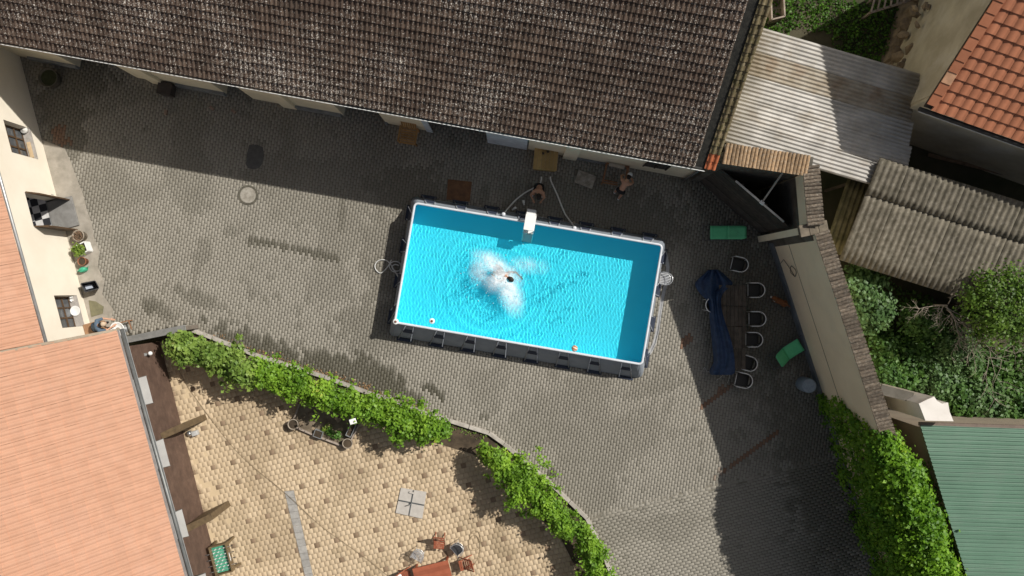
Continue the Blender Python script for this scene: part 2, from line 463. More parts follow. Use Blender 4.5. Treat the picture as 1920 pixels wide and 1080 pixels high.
def rust_stain(C):
    u, v = px(C)
    return np.maximum.reduce([blob(u, v, 1285,640,22,7,-.75,1,1), blob(u, v, 1340,745,45,7,-.65,1,2), blob(u, v, 1400,850,70,5,-.6,1,3), blob(u,v,112,250,14,26,-.4,.8,4)])
LOWR = [(1106,972),(1140,962),(1600,848),(1716,1262),(1226,1262),(1147,1078),(1122,1016)]
lowr_np = np.array(gpoly(LOWR))
W_, L_ = 0.118, 0.232
CA, RA = paver_grid(math.radians(-8.5), W_, L_, 0.012, COURT, excl=lambda C: inpoly(C[:,0], C[:,1], lowr_np))
CB, RB = paver_grid(math.radians(90+14.0), W_, L_, 0.012, LOWR)
for nm, C, R in (('paving_stones', CA, RA), ('paving_stones', CB, RB)):
    vv, ff = paver_verts(C, R, W_, L_, 0.013)
    st = court_stain_shade(C)
    me = np_mesh(nm, vv, ff, rnd=np.repeat(rng.random(len(C)), 12), surf_mask=np.repeat(st, 12))
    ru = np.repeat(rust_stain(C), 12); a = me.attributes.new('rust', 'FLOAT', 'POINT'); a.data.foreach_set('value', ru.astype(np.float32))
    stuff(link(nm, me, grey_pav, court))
b = MB().prism(gpoly([(1100,964),(1140,956),(1600,842),(1603,855),(1142,969),(1104,978)]), -.011, -.003); b.build('seam_mortar', M('seam_mortar',(0.21,0.19,0.155),(0.13,0.12,0.095),.95,9,.3), court)
# rust marks on the grey stones
N = grey_pav.node_tree.nodes; L = grey_pav.node_tree.links; B = N['Principled BSDF']
old = B.inputs['Base Color'].links[0].from_socket
at = N.new('ShaderNodeAttribute'); at.attribute_name = 'rust'
mm_ = N.new('ShaderNodeMath'); mm_.operation = 'MULTIPLY'; mm_.inputs[1].default_value = 0.7; L.new(at.outputs['Fac'], mm_.inputs[0])
L.new(mixc(N, L, mm_.outputs[0], old, (0.20, 0.085, 0.04)), B.inputs['Base Color'])

# tan patio blocks: a square lattice of brown blocks every fourth one
ax = Vector((P(517+36.75, 900-9.5)-P(517, 900))); LAT = ax.length; pang = math.atan2(ax.y, ax.x)
bw = LAT/4.0; org = P(556, 875.5)
poly = np.array(gpoly(PATIO)); c_, s_ = math.cos(pang), math.sin(pang); Rp = np.array([[c_, -s_], [s_, c_]])
lc = []; dk = []
for j in range(-60, 60):
    for i in range(-70, 70):
        off = 0.5 if j % 2 else 0.0
        p = np.array([(i+off)*bw, j*bw]) @ Rp.T + np.array([org.x, org.y])
        if not inpoly(np.array([p[0]]), np.array([p[1]]), poly)[0]: continue
        (dk if (j % 4 == 0 and i % 4 == 0 and random.random() < 0.95) else lc).append(p)
lc = np.array(lc); dk = np.array(dk)
def patio_stain(C):
    u, v = px(C); s = np.zeros(len(u))
    for b in [(920,760,40,60,0,.0), (1000,930,30,14,.6,.4), (600,800,90,40,.3,.45), (480,740,60,20,.3,.35), (930,1000,14,40,.2,.5), (945,1030,20,14,.2,.6), (700,850,40,14,-.3,.4), (1000,1010,30,30,0,.4)]:
        s = np.maximum(s, blob(u, v, *b, seed=int(b[0])))
    g = fbm(u/60.0, v/60.0, 3); return np.clip(np.maximum(s, np.clip((g-0.5)/0.25, 0, 0.3)), 0, 1)
pv, pf = paver_verts(np.zeros((1, 2)), Rp, bw, bw, 0.010, 0.0)
def paver_obj(name, C, mat):
    me = bpy.data.meshes.get(name+'_block')
    if me is None:
        me = np_mesh(name+'_block', pv, pf); me.materials.append(mat)
    for p in C:
        o = bpy.data.objects.new(name, me); col.objects.link(o); o.parent = patio
        o.location = (p[0], p[1], random.gauss(0, .002)); o.rotation_euler = (random.gauss(0,.003), random.gauss(0,.003), random.gauss(0,.008))
ud, vd = px(dk); ul, vl = px(lc)
visd = np.array([in_frame(a, b, 4) for a, b in zip(ud, vd)])
visl = np.array([in_frame(a, b, -5) for a, b in zip(ul, vl)])
paver_obj('brown_paver', dk[visd], dark_pav)
cand = np.where(visl)[0]; dist = np.hypot(ul[cand]-700, vl[cand]-980); pick = cand[np.argsort(dist)[:max(0, 295-int(visd.sum()))]]
paver_obj('tan_paver', lc[pick], tan_pav)
rest = np.ones(len(lc), bool); rest[pick] = False; C = lc[rest]
vv, ff = paver_verts(C, Rp, bw, bw, 0.010)
stuff(link('tan_pavers', np_mesh('tan_pavers', vv, ff, rnd=np.repeat(rng.random(len(C)), 12), surf_mask=np.repeat(patio_stain(C), 12)), tan_pav, patio))
# sand swept into the joints along the house
sand = M('swept_sand', (0.55, 0.43, 0.28), (0.49, 0.38, 0.245), 0.95, 1.0, 0.2, 50)
xs = []
for v in range(650, 1260, 12):
    base = 300 + (v-640)*0.2545
    xs.append((v, base-3, base + 95 + 30*math.sin(v*0.021) + 14*math.sin(v*0.09) + (random.random()-.5)*10 - 60*max(0, (700-v)/60)))
mbs = MB(); vs = []
for v, a, b in xs: vs += [P(a, v, -0.002), P(b*0.4+a*0.6, v, -0.002), P(b, v, -0.011)]
mbs.add(vs, [(3*i+3+k, 3*i+4+k, 3*i+1+k, 3*i+k) for i in range(len(xs)-1) for k in (0, 1)])
so = mbs.build('sand', sand); stuff(so); so['label'] = 'pale sand swept into the patio joints along the brown wall'; so['category'] = 'sand'

# concrete apron along the cream house
conc = M('apron_concrete', (0.37, 0.335, 0.285), (0.27, 0.245, 0.205), 0.9, 1.6, 0.35, 45, dirt=(0.14, 0.13, 0.10), dscale=2.2, damt=0.5)
struct(sheet('concrete_apron', [(78,262),(100,270),(122,279),(131,300),(142,330),(155,362),(163,395),(172,418),(176,445),(186,470),(183,500),(196,528),(192,552),(212,580),(207,610),(222,634),(168,642)], 0.007, conc, 0.03))
# slab strip across the patio
slabm = M('grey_slab', (0.36, 0.345, 0.32), (0.26, 0.25, 0.235), 0.85, 5, 0.35, 60, rnd=0.12)
strip = struct(sheet('slab_strip', [(533,921),(551,919),(592,1100),(578,1103)], 0.004, M('strip_bed', (0.14,0.125,0.1)), 0.02))
nst = 14
for i in range(nst):
    t0, t1 = i/nst + .0015, (i+1)/nst - .0015
    l = lambda t: (533.5+(578-533.5)*t, 921+(1103-921)*t); r = lambda t: (550.5+(591.5-550.5)*t, 919.3+(1100-919.3)*t)
    MB().prism(gpoly([l(t0), r(t0), r(t1), l(t1)]), -0.02, 0.024+random.uniform(-.003,.003)).build('slab', slabm, strip)
# kerb
kerbm = M('kerb_concrete', (0.42, 0.39, 0.345), (0.29, 0.265, 0.23), 0.9, 4, 0.35, 50, rnd=0.1)
KERB = [(345,612),(400,633),(480,665),(610,706),(705,741),(805,776),(917,811),(945,831),(990,869),(1035,908),(1100,970),(1122,1016),(1147,1078),(1224,1262)]
kp = [P(u, v) for u, v in KERB]; kerb = None
kbase = MB()
for a, b in zip(kp[:-1], kp[1:]):
    kbase.beam(a+Vector((0,0,.02)), b+Vector((0,0,.02)), 0.10, 0.12)
kerb = struct(kbase.build('kerb', kerbm))
for a, b in zip(kp[:-1], kp[1:]):
    n = max(1, round((b-a).length/1.0))
    for i in range(n):
        p = a.lerp(b, i/n+.004); q = a.lerp(b, (i+1)/n-.004); z = 0.10+random.uniform(-.006,.006)
        MB().beam(p+Vector((0,0,z-.02)), q+Vector((0,0,z-.02)), 0.155, 0.2).build('kerb_stone', kerbm, kerb, bevel=0.012)

# ================================================================ BARN (dark lichened roof)
cream = M('cream_render', (0.80, 0.72, 0.54), (0.72, 0.64, 0.47), 0.9, 1.2, 0.2, 60)
cream2 = M('pale_render', (0.77, 0.71, 0.60), (0.72, 0.655, 0.545), 0.9, 0.8, 0.2, 60)
plinth_m = M('grey_plinth', (0.24, 0.25, 0.255), (0.17, 0.175, 0.175), 0.9, 3, 0.3)
darkwood = M('dark_wood', (0.06, 0.045, 0.034), (0.03, 0.023, 0.018), 0.7, 6, 0.4, 60)
gutter_m = M('gutter_dark', (0.05, 0.048, 0.045), (0.03,0.03,0.03), 0.6, 5, 0.1)
zinc = M('zinc', (0.46, 0.47, 0.47), (0.36, 0.37, 0.37), 0.45, 4, 0.05, metal=0.6)
whitem = M('white_paint', (0.78, 0.78, 0.76), (0.68, 0.68, 0.66), 0.5, 5, 0.05)
def lichen_tile(name):
    m, N, L, B = _nodes(name)
    c = ramp(N, L, piece_random(N, L), [(0.0, (0.055, 0.036, 0.026)), (0.6, (0.083, 0.055, 0.041)), (1.0, (0.12, 0.082, 0.06))])
    c = mixc(N, L, ramp(N, L, noise(N, L, 7, 4), [(0.4, 0.0), (0.7, 0.6)]), c, (0.085, 0.066, 0.05))
    big = noise(N, L, 0.5, 3)
    sp = noise(N, L, 24, 2, 0.6)
    ad = N.new('ShaderNodeMath'); ad.operation = 'MULTIPLY_ADD'; L.new(big, ad.inputs[0]); ad.inputs[1].default_value = 0.30; L.new(sp, ad.inputs[2])
    f = ramp(N, L, ad.outputs[0], [(0.742, 0.0), (0.80, 0.9)])
    c = mixc(N, L, f, c, (0.60, 0.56, 0.50))
    L.new(c, B.inputs['Base Color']); B.inputs['Roughness'].default_value = 0.85; B.inputs['Specular IOR Level'].default_value = 0.3
    add_bump(N, L, B, noise(N, L, 35, 3), 0.5, 0.015)
    return m
barn_tile = lichen_tile('barn_tile')
orange_tile = M('orange_verge_tile', (0.52, 0.16, 0.07), (0.40, 0.12, 0.05), 0.75, 6, 0.2, rnd=0.15)
mossy_tile = M('mossy_verge_tile', (0.19, 0.145, 0.085), (0.10, 0.085, 0.035), 0.9, 7, 0.5, rnd=0.25, dirt=(0.30,0.26,0.17), dscale=9, damt=0.7)
bitumen = M('bitumen', (0.045, 0.043, 0.036), (0.02, 0.02, 0.018), 0.85, 8, 0.5, 30)

RB_ = Roof((1341,318), (41,83.4), 4.6, math.radians(38), (0, 1))
bf = Fr(P(1287,334.1), P(-160,69.3), (0, -1))
barn = thing('barn', 'long cream barn with dark brown lichen-speckled tile roof', 'barn', tuple(bf.pt(bf.len/2, -3)), world_parts=True)
ea = (Vector((RB_.pt(0,0).x, RB_.pt(0,0).y, 0))-bf.o).dot(bf.x)
op = []
for u0, u1, v in ((645,724,226),(150,257,135),(425,475,180),(800,990,265)):
    vv = lambda u: 245+.183*(u-800)
    op.append((bf.a_of(u1, vv(u1)), bf.a_of(u0, vv(u0))))
op.sort()
wm = MB(); a = 0.0
for o0, o1 in op + [(bf.len, bf.len)]:
    bf.box(wm, a, o0, -0.45, 0, 0, 4.72)
    if o1 > o0: bf.box(wm, o0, o1, -0.45, 0, 3.1, 4.72)
    a = o1
bf.box(wm, 0, 0.4, -9.6, -0.45, 0, 4.72); bf.box(wm, bf.len-.4, bf.len, -9.6, -0.45, 0, 4.72); bf.box(wm, 0, bf.len, -10.0, -9.6, 0, 4.72)
g = [(0,-.3),(0,-9.8)]
wm.build('wall', cream, barn)
for aa in (0.003, bf.len-.303):
    pts = [bf.pt(aa,-.45,4.70), bf.pt(aa,-9.6,4.70), bf.pt(aa,-5.0,8.2)]; pts2 = [p + bf.x*.3 for p in pts]
    tri = MB(); tri.add(pts+pts2, [(0,1,2),(5,4,3),(0,3,4,1),(1,4,5,2),(2,5,3,0)]); tri.build('gable', cream, barn)
bluegrey = M('blue_grey_door', (0.30, 0.34, 0.38), (0.23, 0.26, 0.29), 0.6, 3, 0.1)
for i, (o0, o1) in enumerate(op):
    w = o1-o0
    nl = max(1, round(w/0.95))
    for k in range(nl):
        d = MB(); bf.box(d, o0+w*k/nl+.01, o0+w*(k+1)/nl-.01, -0.40, -0.34, 0.02, 3.1)
        light = (i == 0 and k < 2)
        do = d.build('door', bluegrey if light else darkwood, barn)
        for q in range(5):
            zz = 0.12+q*0.6
            b = MB(); bf.box(b, o0+w*k/nl+.05, o0+w*(k+1)/nl-.05, -0.34, -0.325, zz, zz+.5); b.build('panel', bluegrey if light else darkwood, do)
# pilasters and plinth strips
for u0, u1, hh, dd in ((60,150,.34,.10),(335,425,.34,.10),(550,642,.34,.10),(724,728,.3,.08),(1066,1150,.22,.06)):
    vv = lambda u: 245+.183*(u-800)
    b = MB(); bf.box(b, bf.a_of(u1, vv(u1)), bf.a_of(u0, vv(u0)), 0.002, dd, -0.01, hh); b.build('plinth', plinth_m, barn)
for u in (300, 545, 1068):
    vv = 245+.183*(u-800); aa = bf.a_of(u, vv)
    b = MB(); bf.box(b, aa-.28, aa+.28, 0.002, 0.12, -0.01, 4.5); b.build('pilaster', cream, barn)
a0, z0 = bf.hit(1205, 311); a1, z1 = bf.hit(1250, 316)
wf = MB(); bf.box(wf, min(a0,a1), max(a0,a1), -0.1, 0.02, 1.1, 2.1); wo = wf.build('window', M('dark_glass', (0.03,0.03,0.032), None, 0.2, 3, 0), barn)
for s_ in range(3):
    b = MB(); am = min(a0,a1)+ (max(a0,a1)-min(a0,a1))*s_/2; bf.box(b, am-.025, am+.025, 0.021, 0.05, 1.1, 2.1); b.build('window_bar', darkwood, wo)
for u0, u1, mt in ((915,988,M('white_door',(0.62,0.68,0.74),None,.5,3,.05)),(801,812,M('white_door',(0,0,0)))):
    vv = lambda u: 245+.183*(u-800)
    d = MB(); bf.box(d, bf.a_of(u1, vv(u1)), bf.a_of(u0, vv(u0)), 0.003, 0.05, 0.05, 2.3); d.build('door', mt, barn)
# roof deck, ridge, back slope
run = 7.05; BL = RB_.hit(-260, 31)[0] if False else 29.5
deck = MB(); RB_.slab(deck, [(0.0,0.0),(BL,0.0),(BL,run),(0.0,run)], -0.10, -0.03)
rp = [RB_.pt(0,run,-.1), RB_.pt(BL,run,-.1)]; bk = [p - 2*RB_.h*0 + RB_.h*run*math.cos(RB_.s) - Vector((0,0,run*math.sin(RB_.s))) for p in rp]
deck.add([rp[0], rp[1], bk[1], bk[0]], [(0,1,2,3)])
roof = deck.build('roof', bitumen, barn)
Lb = RB_.hit(1300, 0)[1]/18.2
lay_tiles(RB_, roof, barn_tile, 0.335, Lb, 0.72, BL, run, 2, 0.034, 0.062, maxparts=290)
# black valley strip and verge tiles
b = MB(); RB_.slab(b, [(0.40,0.0),(0.74,0.0),(0.74,run),(0.40,run)], -0.028, 0.005); b.build('valley_strip', bitumen, roof)
vt = {}
for nm, mt in (('o', orange_tile), ('m', mossy_tile)):
    vs, fs = tile_mesh('verge_tile', 0.40, Lb, 2, 0.04, 0.036); me = bpy.data.meshes.new('verge_tile'); me.from_pydata(vs, [], fs); me.materials.append(mt); vt[nm] = me
m4 = Matrix((RB_.x, RB_.u, RB_.n)).transposed().to_4x4()
for j in range(int(run/Lb)):
    o = bpy.data.objects.new('verge_tile', vt['o' if j < 2 else 'm']); col.objects.link(o); o.parent = roof
    mm = m4.copy(); mm.translation = RB_.pt(0.0, j*Lb, 0.02); o.matrix_basis = mm
b = MB(); b.tube([RB_.pt(0.34, -0.055, -0.04), RB_.pt(BL, -0.055, -0.04)], 0.065, 10); go = b.build('gutter', gutter_m, barn, True)
b = MB(); b.tube([RB_.pt(0.34, -0.115, 0.045), RB_.pt(BL, -0.115, 0.045)], 0.015, 6); b.build('gutter_rim', whitem, go)
b = MB(); e0 = RB_.pt(0.5, -0.09, -0.1); w0 = bf.pt(0.06, 0.09, 3.9)
b.tube([e0, e0-Vector((0,0,.2)), bf.pt(0.1,0.10,3.6), bf.pt(0.1,0.10,0.0)], 0.05, 8); b.build('downpipe', M('downpipe', (0.2,0.2,0.2), None, .5, 3, .1), barn, True)

# ================================================================ CREAM HOUSE ON THE LEFT
lf = Fr(P(34.5,96), P(178,642), (1, 0))
house = thing('cream_house', 'cream rendered house with checkered entrance and orange tile roof', 'house', tuple(lf.pt(lf.len/2, -3)), world_parts=True)
def wall_with_holes(fr, a0, a1, z0, z1, thick, holes, name, mat, parent):
    # holes: (a0,a1,z0,z1); the wall is split into a grid of boxes merged in one mesh
    As = sorted(set([a0, a1] + [h[i] for h in holes for i in (0, 1)])); Zs = sorted(set([z0, z1] + [h[i] for h in holes for i in (2, 3)]))
    mb = MB()
    for i in range(len(As)-1):
        za = None
        for k in range(len(Zs)-1):
            am = (As[i]+As[i+1])/2; zm = (Zs[k]+Zs[k+1])/2
            hole = any(h[0] < am < h[1] and h[2] < zm < h[3] for h in holes)
            if not hole and za is None: za = Zs[k]
            if hole and za is not None: fr.box(mb, As[i], As[i+1], -thick, 0, za, Zs[k]); za = None
        if za is not None: fr.box(mb, As[i], As[i+1], -thick, 0, za, Zs[-1])
    return mb.build(name, mat, parent)
def hole_px(fr, pts, zmin=None):
    hs = [fr.hit(u, v) for u, v in pts]; return [min(h[0] for h in hs), max(h[0] for h in hs), min(h[1] for h in hs) if zmin is None else zmin, max(h[1] for h in hs)]
h1 = hole_px(lf, [(6,224),(49,238),(69,298),(24,286)]); h2 = hole_px(lf, [(101,554),(141,553),(155,613),(117,615)])
ad0 = lf.a_of(107, 372); ad1 = lf.a_of(124, 432); hd = [ad0, ad1, 0.0, 2.2]
# square the window holes up: same width along the wall at sill and head
for h, pts in ((h1, [(6,224),(24,286)]), (h2, [(101,554),(117,615)])):
    q = [lf.hit(*p)[0] for p in pts]; h[0], h[1] = min(q), max(q)
wall_with_holes(lf, -3.0, lf.len+3.5, 0, 4.22, 0.42, [h1, h2, hd], 'wall', cream2, house)
inner = MB(); lf.box(inner, -3.0, lf.len+3.5, -8.0, -7.6, 0, 4.2); lf.box(inner, -3.4, -3.0, -8, 0, 0, 4.2); lf.box(inner, lf.len+3.5, lf.len+3.9, -8, 0, 0, 4.2); inner.build('wall', cream2, house)
LR = Roof((0,349), (82,642), 4.2, math.radians(33), (-1, 0))
salmon = M('salmon_tile', (0.475, 0.268, 0.178), (0.44, 0.242, 0.158), 0.85, 2.5, 0.2, rnd=0.035, dirt=(0.48,0.285,0.205), dscale=0.7, damt=0.5)
d = MB(); LR.slab(d, [(-9, 0),(7.6,0),(7.6,6),(-9,6)], -0.09, -0.02); lroof = d.build('roof', salmon, house)
c1 = LR.hit(82,642); c2 = LR.hit(-40,664)
cdir = Vector((c2[0]-c1[0], c2[1]-c1[1])).normalized(); cn = Vector((-cdir.y, cdir.x))
if (LR.hit(10,560)[0]-c1[0])*cn.x + (LR.hit(10,560)[1]-c1[1])*cn.y < 0: cn = -cn
lay_tiles(LR, lroof, salmon, 0.40, 0.40, -8.8, 7.4, 5.6, 2, 0.03, 0.025, clips=[(c1[0], c1[1], cn.x, cn.y)], maxparts=200)
b = MB(); b.tube([LR.pt(-9,-.07,-.05), LR.pt(7.3,-.07,-.05)], 0.06, 8); b.build('gutter', zinc, house, True)
# entrance
tw = M('white_floor_tile', (0.62,0.61,0.6), (0.52,0.51,0.5), 0.4, 6, 0.05); tb = M('black_floor_tile', (0.035,0.035,0.04), None, 0.4, 6, 0.05)
fl = MB(); lf.box(fl, ad0-1.0, ad1+1.0, -3.2, -0.43, -0.02, 0.10); floor = fl.build('floor', plinth_m, house)
ts = 0.30
for i in range(int((ad1-ad0+1.6)/ts)):
    for j in range(9):
        b = MB(); lf.box(b, ad0-.8+i*ts+.004, ad0-.8+(i+1)*ts-.004, -0.44-(j+1)*ts+.004, -0.44-j*ts-.004, 0.10, 0.112)
        b.build('floor_tile', tb if (i+j) % 2 else tw, floor)
b = MB(); lf.box(b, ad0+.06, ad1-.06, -0.42, 0.62, -0.01, 0.09); b.build('doorstep', M('doorstep', (0.23,0.225,0.215), (0.17,0.165,0.155), 0.8, 4, 0.3), house, bevel=.01)
doorwood = M('brown_door', (0.105,0.062,0.032), (0.06,0.036,0.02), 0.55, 7, 0.3)
for aa, sgn, uv in ((ad0, -1, (133,375)), (ad1, 1, (148,431))):
    e = P(*uv); h = lf.pt(aa, 0.02)
    b = MB(); b.beam(h+Vector((0,0,1.13)), e+Vector((0,0,1.13)), 0.055, 2.1); dd = b.build('door', doorwood, house)
    d = (e-h).normalized(); n = Vector((-d.y, d.x, 0))
    for z in (0.2, 0.85, 1.5):
        b = MB(); b.beam(h+d*.1+Vector((0,0,z+.27)), e-d*.1+Vector((0,0,z+.27)), 0.075, 0.5); b.build('panel', doorwood, dd)
    b = MB(); b.tube([e-d*.12+n*.06+Vector((0,0,1.05)), e-d*.22+n*.09+Vector((0,0,1.05))], 0.014, 6); b.build('handle', zinc, dd)
# windows with bars and sill
glass = M('window_glass', (0.10,0.105,0.11), (0.07,0.075,0.08), 0.08, 2, 0, spec=0.6)
stone = M('sill_stone', (0.40,0.37,0.34), (0.3,0.275,0.25), 0.85, 8, 0.3)
for h in (h1, h2):
    b = MB(); lf.box(b, h[0], h[1], -0.36, -0.33, h[2], h[3]); wo = b.build('window', glass, house)
    b = MB(); lf.box(b, h[0]-.0, h[1]+.0, -0.32, 0.03, h[2]-.05, h[2]+.012); b.build('sill', stone, wo)
    for k in range(4):
        zz = h[2]+(h[3]-h[2])*k/3
        b = MB(); lf.box(b, h[0], h[1], -0.325, -0.285, zz-.03 if k else zz+.013, zz+.03); b.build('frame_bar', doorwood, wo)
    for k in range(4):
        aa = h[0]+.03+(h[1]-h[0]-.06)*k/3
        b = MB(); lf.box(b, aa-.03, aa+.03, -0.325, -0.283, h[2]+.02, h[3]); b.build('frame_bar', doorwood, wo)
    for k in range(1,3):
        aa = h[0]+(h[1]-h[0])*k/3
        b = MB(); lf.box(b, aa-.2, aa+.2, -0.329, -0.3295+.002, h[2]+.15, h[2]+.8)
LF, WH1, WH2 = lf, h1, h2

# ================================================================ BROWN-WALLED HOUSE, SALMON ROOF
pf_ = Fr(P(300,640), P(427,1139), (1, 0))
phouse = thing('salmon_roof_house', 'brown clad house with broad faded salmon tile roof and grey awnings', 'house', tuple(pf_.pt(pf_.len/2, -3)), world_parts=True)
clad = M('brown_cladding', (0.115,0.072,0.053), (0.082,0.051,0.038), 0.7, 3, 0.3, 60, rnd=0.10, dirt=(0.19,0.125,0.095), dscale=2.5, damt=0.4)
b = MB(); pf_.box(b, 0.0, pf_.len+4, -7.5, -0.03, 0, 4.3); pwall = b.build('wall', clad, phouse)
nb = 12
for i in range(nb):
    b = MB(); z0 = 4.25*i/nb; pf_.box(b, 0.0, pf_.len+4, -0.028, 0.0+random.uniform(0,.004), z0+.004, z0+4.25/nb-.004); b.build('cladding_board', clad, pwall)
PR = Roof((217,619), (345,1078), 4.45, math.radians(33), (-1, 0))
v1 = PR.hit(219,618.5); v2 = PR.hit(-60,672)
vd_ = Vector((v2[0]-v1[0], v2[1]-v1[1])).normalized(); vn = Vector((-vd_.y, vd_.x))
ref = PR.hit(100, 800)
if (ref[0]-v1[0])*vn.x + (ref[1]-v1[1])*vn.y < 0: vn = -vn
far = (v1[0]+vd_.x*11, v1[1]+vd_.y*11)
d = MB(); PR.slab(d, [v1, (PR.hit(345,1078)[0]+3.5, 0.0), (PR.hit(345,1078)[0]+3.5, 8.5), far], -0.10, -0.02); proof = d.build('roof', salmon, phouse)
Lp = (PR.hit(30, 915)[1] - 0.0)/10.6
lay_tiles(PR, proof, salmon, 0.43, Lp, -1.5, PR.hit(345,1078)[0]+3.4, 7.6, 2, 0.034, 0.045, clips=[(v1[0], v1[1], vn.x, vn.y)], maxparts=290)
b = MB(); b.beam(PR.pt(v1[0],v1[1],-.02), PR.pt(far[0],far[1],-.02), 0.09, 0.14); b.build('verge_board', M('verge_board',(0.33,0.27,0.2),None,.8,3,.2), phouse)
e0, e1 = PR.pt(0.0,-0.05,-.05), PR.pt(PR.hit(345,1078)[0]+3.5,-0.05,-.05)
b = MB(); b.beam(e0, e1, 0.13, 0.02); b.build('eave_flashing', zinc, phouse)
e0, e1 = PR.pt(0.0,-0.20,-.10), PR.pt(PR.hit(345,1078)[0]+3.5,-0.20,-.10)
b = MB(); b.tube([e0, e1], 0.07, 10); go = b.build('gutter', M('zinc_dark',(0.2,0.205,0.2),None,.5,3,.05,metal=.5), phouse, True)
b = MB(); b.tube([PR.pt(0,-.275,-.06), PR.pt(PR.hit(345,1078)[0]+3.5,-.275,-.06)], 0.014, 6); b.build('gutter_rim', zinc, go)
awn = M('awning_sheet', (0.34,0.335,0.32), (0.285,0.28,0.27), 0.6, 2, 0.08); cheek = M('awning_cheek', (0.10,0.095,0.085), None, .7, 3, .1)
for (ul, vl_), (ur, vr), (ll, lv), (lr, lrv) in (((251,712),(274,705),(264,761),(287,755)), ((285,833),(306,823),(296,879),(319,873)), ((320,968),(341,955),(331,1011),(354,1005)), ((364,1088),(385,1075),(375,1131),(398,1125))):
    zt, zb = 3.75, 3.35
    A = P(ul, vl_, zt); Bq = P(ur, vr, zb); C = P(lr, lrv, zb); D = P(ll, lv, zt)
    # bring the rear edge onto the wall
    for q in (A, D):
        q += pf_.y*(-(q-pf_.o).dot(pf_.y)+0.02)
    ac = MB(); nn = (Bq-A).cross(D-A).normalized()
    if nn.z < 0: nn = -nn
    tp = [A, Bq, C, D]; bt = [p-nn*.03 for p in tp]
    if (Bq-A).cross(D-A).z < 0: tp = tp[::-1]; bt = bt[::-1]
    ac.hexa(bt, tp); ao = ac.build('awning', awn, phouse)
    for e, w in ((A, Bq), (D, C)):
        foot = Vector((e.x, e.y, zb-.05)); s_ = pf_.x*.02
        ck = MB(); ck.add([e-s_-Vector((0,0,.04)), w-s_-Vector((0,0,.04)), foot-s_, e+s_-Vector((0,0,.04)), w+s_-Vector((0,0,.04)), foot+s_], [(0,1,2),(5,4,3),(0,3,4,1),(1,4,5,2),(2,5,3,0)]); ck.build('awning_cheek', cheek, ao)
# stout timber porch screens at right angles to the brown wall
odoor = M('open_door_wood', (0.15,0.105,0.058), (0.10,0.07,0.04), 0.6, 6, 0.3)
for (u0, v0), (u1, v1_) in (((351,800),(387,781)), ((392,965),(431,943))):
    p = pf_.pt(pf_.a_of(u0, v0)-.02, 0.012); q = P(u1, v1_)
    b = MB(); b.beam(p+Vector((0,0,1.0)), q+Vector((0,0,1.0)), 0.24, 1.96); dd = b.build('porch_screen', odoor, phouse)
    dv = (q-p).normalized()
    for z in (0.15, 0.8, 1.45):
        b = MB(); b.beam(p+dv*.1+Vector((0,0,z+.27)), q-dv*.1+Vector((0,0,z+.27)), 0.26, 0.45); b.build('panel', odoor, dd)
# wall lamp
wl_ = thing('wall_lamp', 'small white glass lamp on bracket on brown wall', 'lamp', tuple(P(276,662,2.35)), world_parts=True)
aL, zL = pf_.hit(272,665)
b = MB(); b.box(pf_.pt(aL, .02, zL), (.04,.12,.16), pf_.ang()-math.pi/2); b.build('bracket', zinc, wl_)
b = MB(); b.tube([pf_.pt(aL,.03,zL), pf_.pt(aL,.2,zL+.02)], .015, 6); b.build('arm', zinc, wl_)
b = MB(); b.lathe(pf_.pt(aL,.2,zL-.1), [(.03,0),(.075,.04),(.085,.1),(.06,.16),(.02,.19)], 14); b.build('lamp_globe', whitem, wl_, True)
wl_.location = pf_.pt(aL,.02,zL); wl_['_loc'] = tuple(wl_.location)
for ch in wl_.children: ch.matrix_parent_inverse = Matrix.Translation(-wl_.location)
# garden wall with metal cap from the house corner to the kerb
gw = thing('garden_wall', 'low garden wall with grey metal cap between brown house and vine', 'wall', tuple(P(285,640)), world_parts=True)
ga, gb = P(262,634), P(372,612); 
b = MB(); b.beam(ga+Vector((0,0,.62)), gb+Vector((0,0,.62)), 0.16, 1.24); b.build('wall', M('gw_render',(0.2,0.17,0.14),None,.9,3,.3), gw)
b = MB(); b.beam(ga+Vector((0,0,1.27)), gb+Vector((0,0,1.27)), 0.26, 0.05); b.build('cap', M('cap_metal',(0.27,0.265,0.255),(0.2,0.2,0.19),.5,3,.1,metal=.3), gw, bevel=.01)
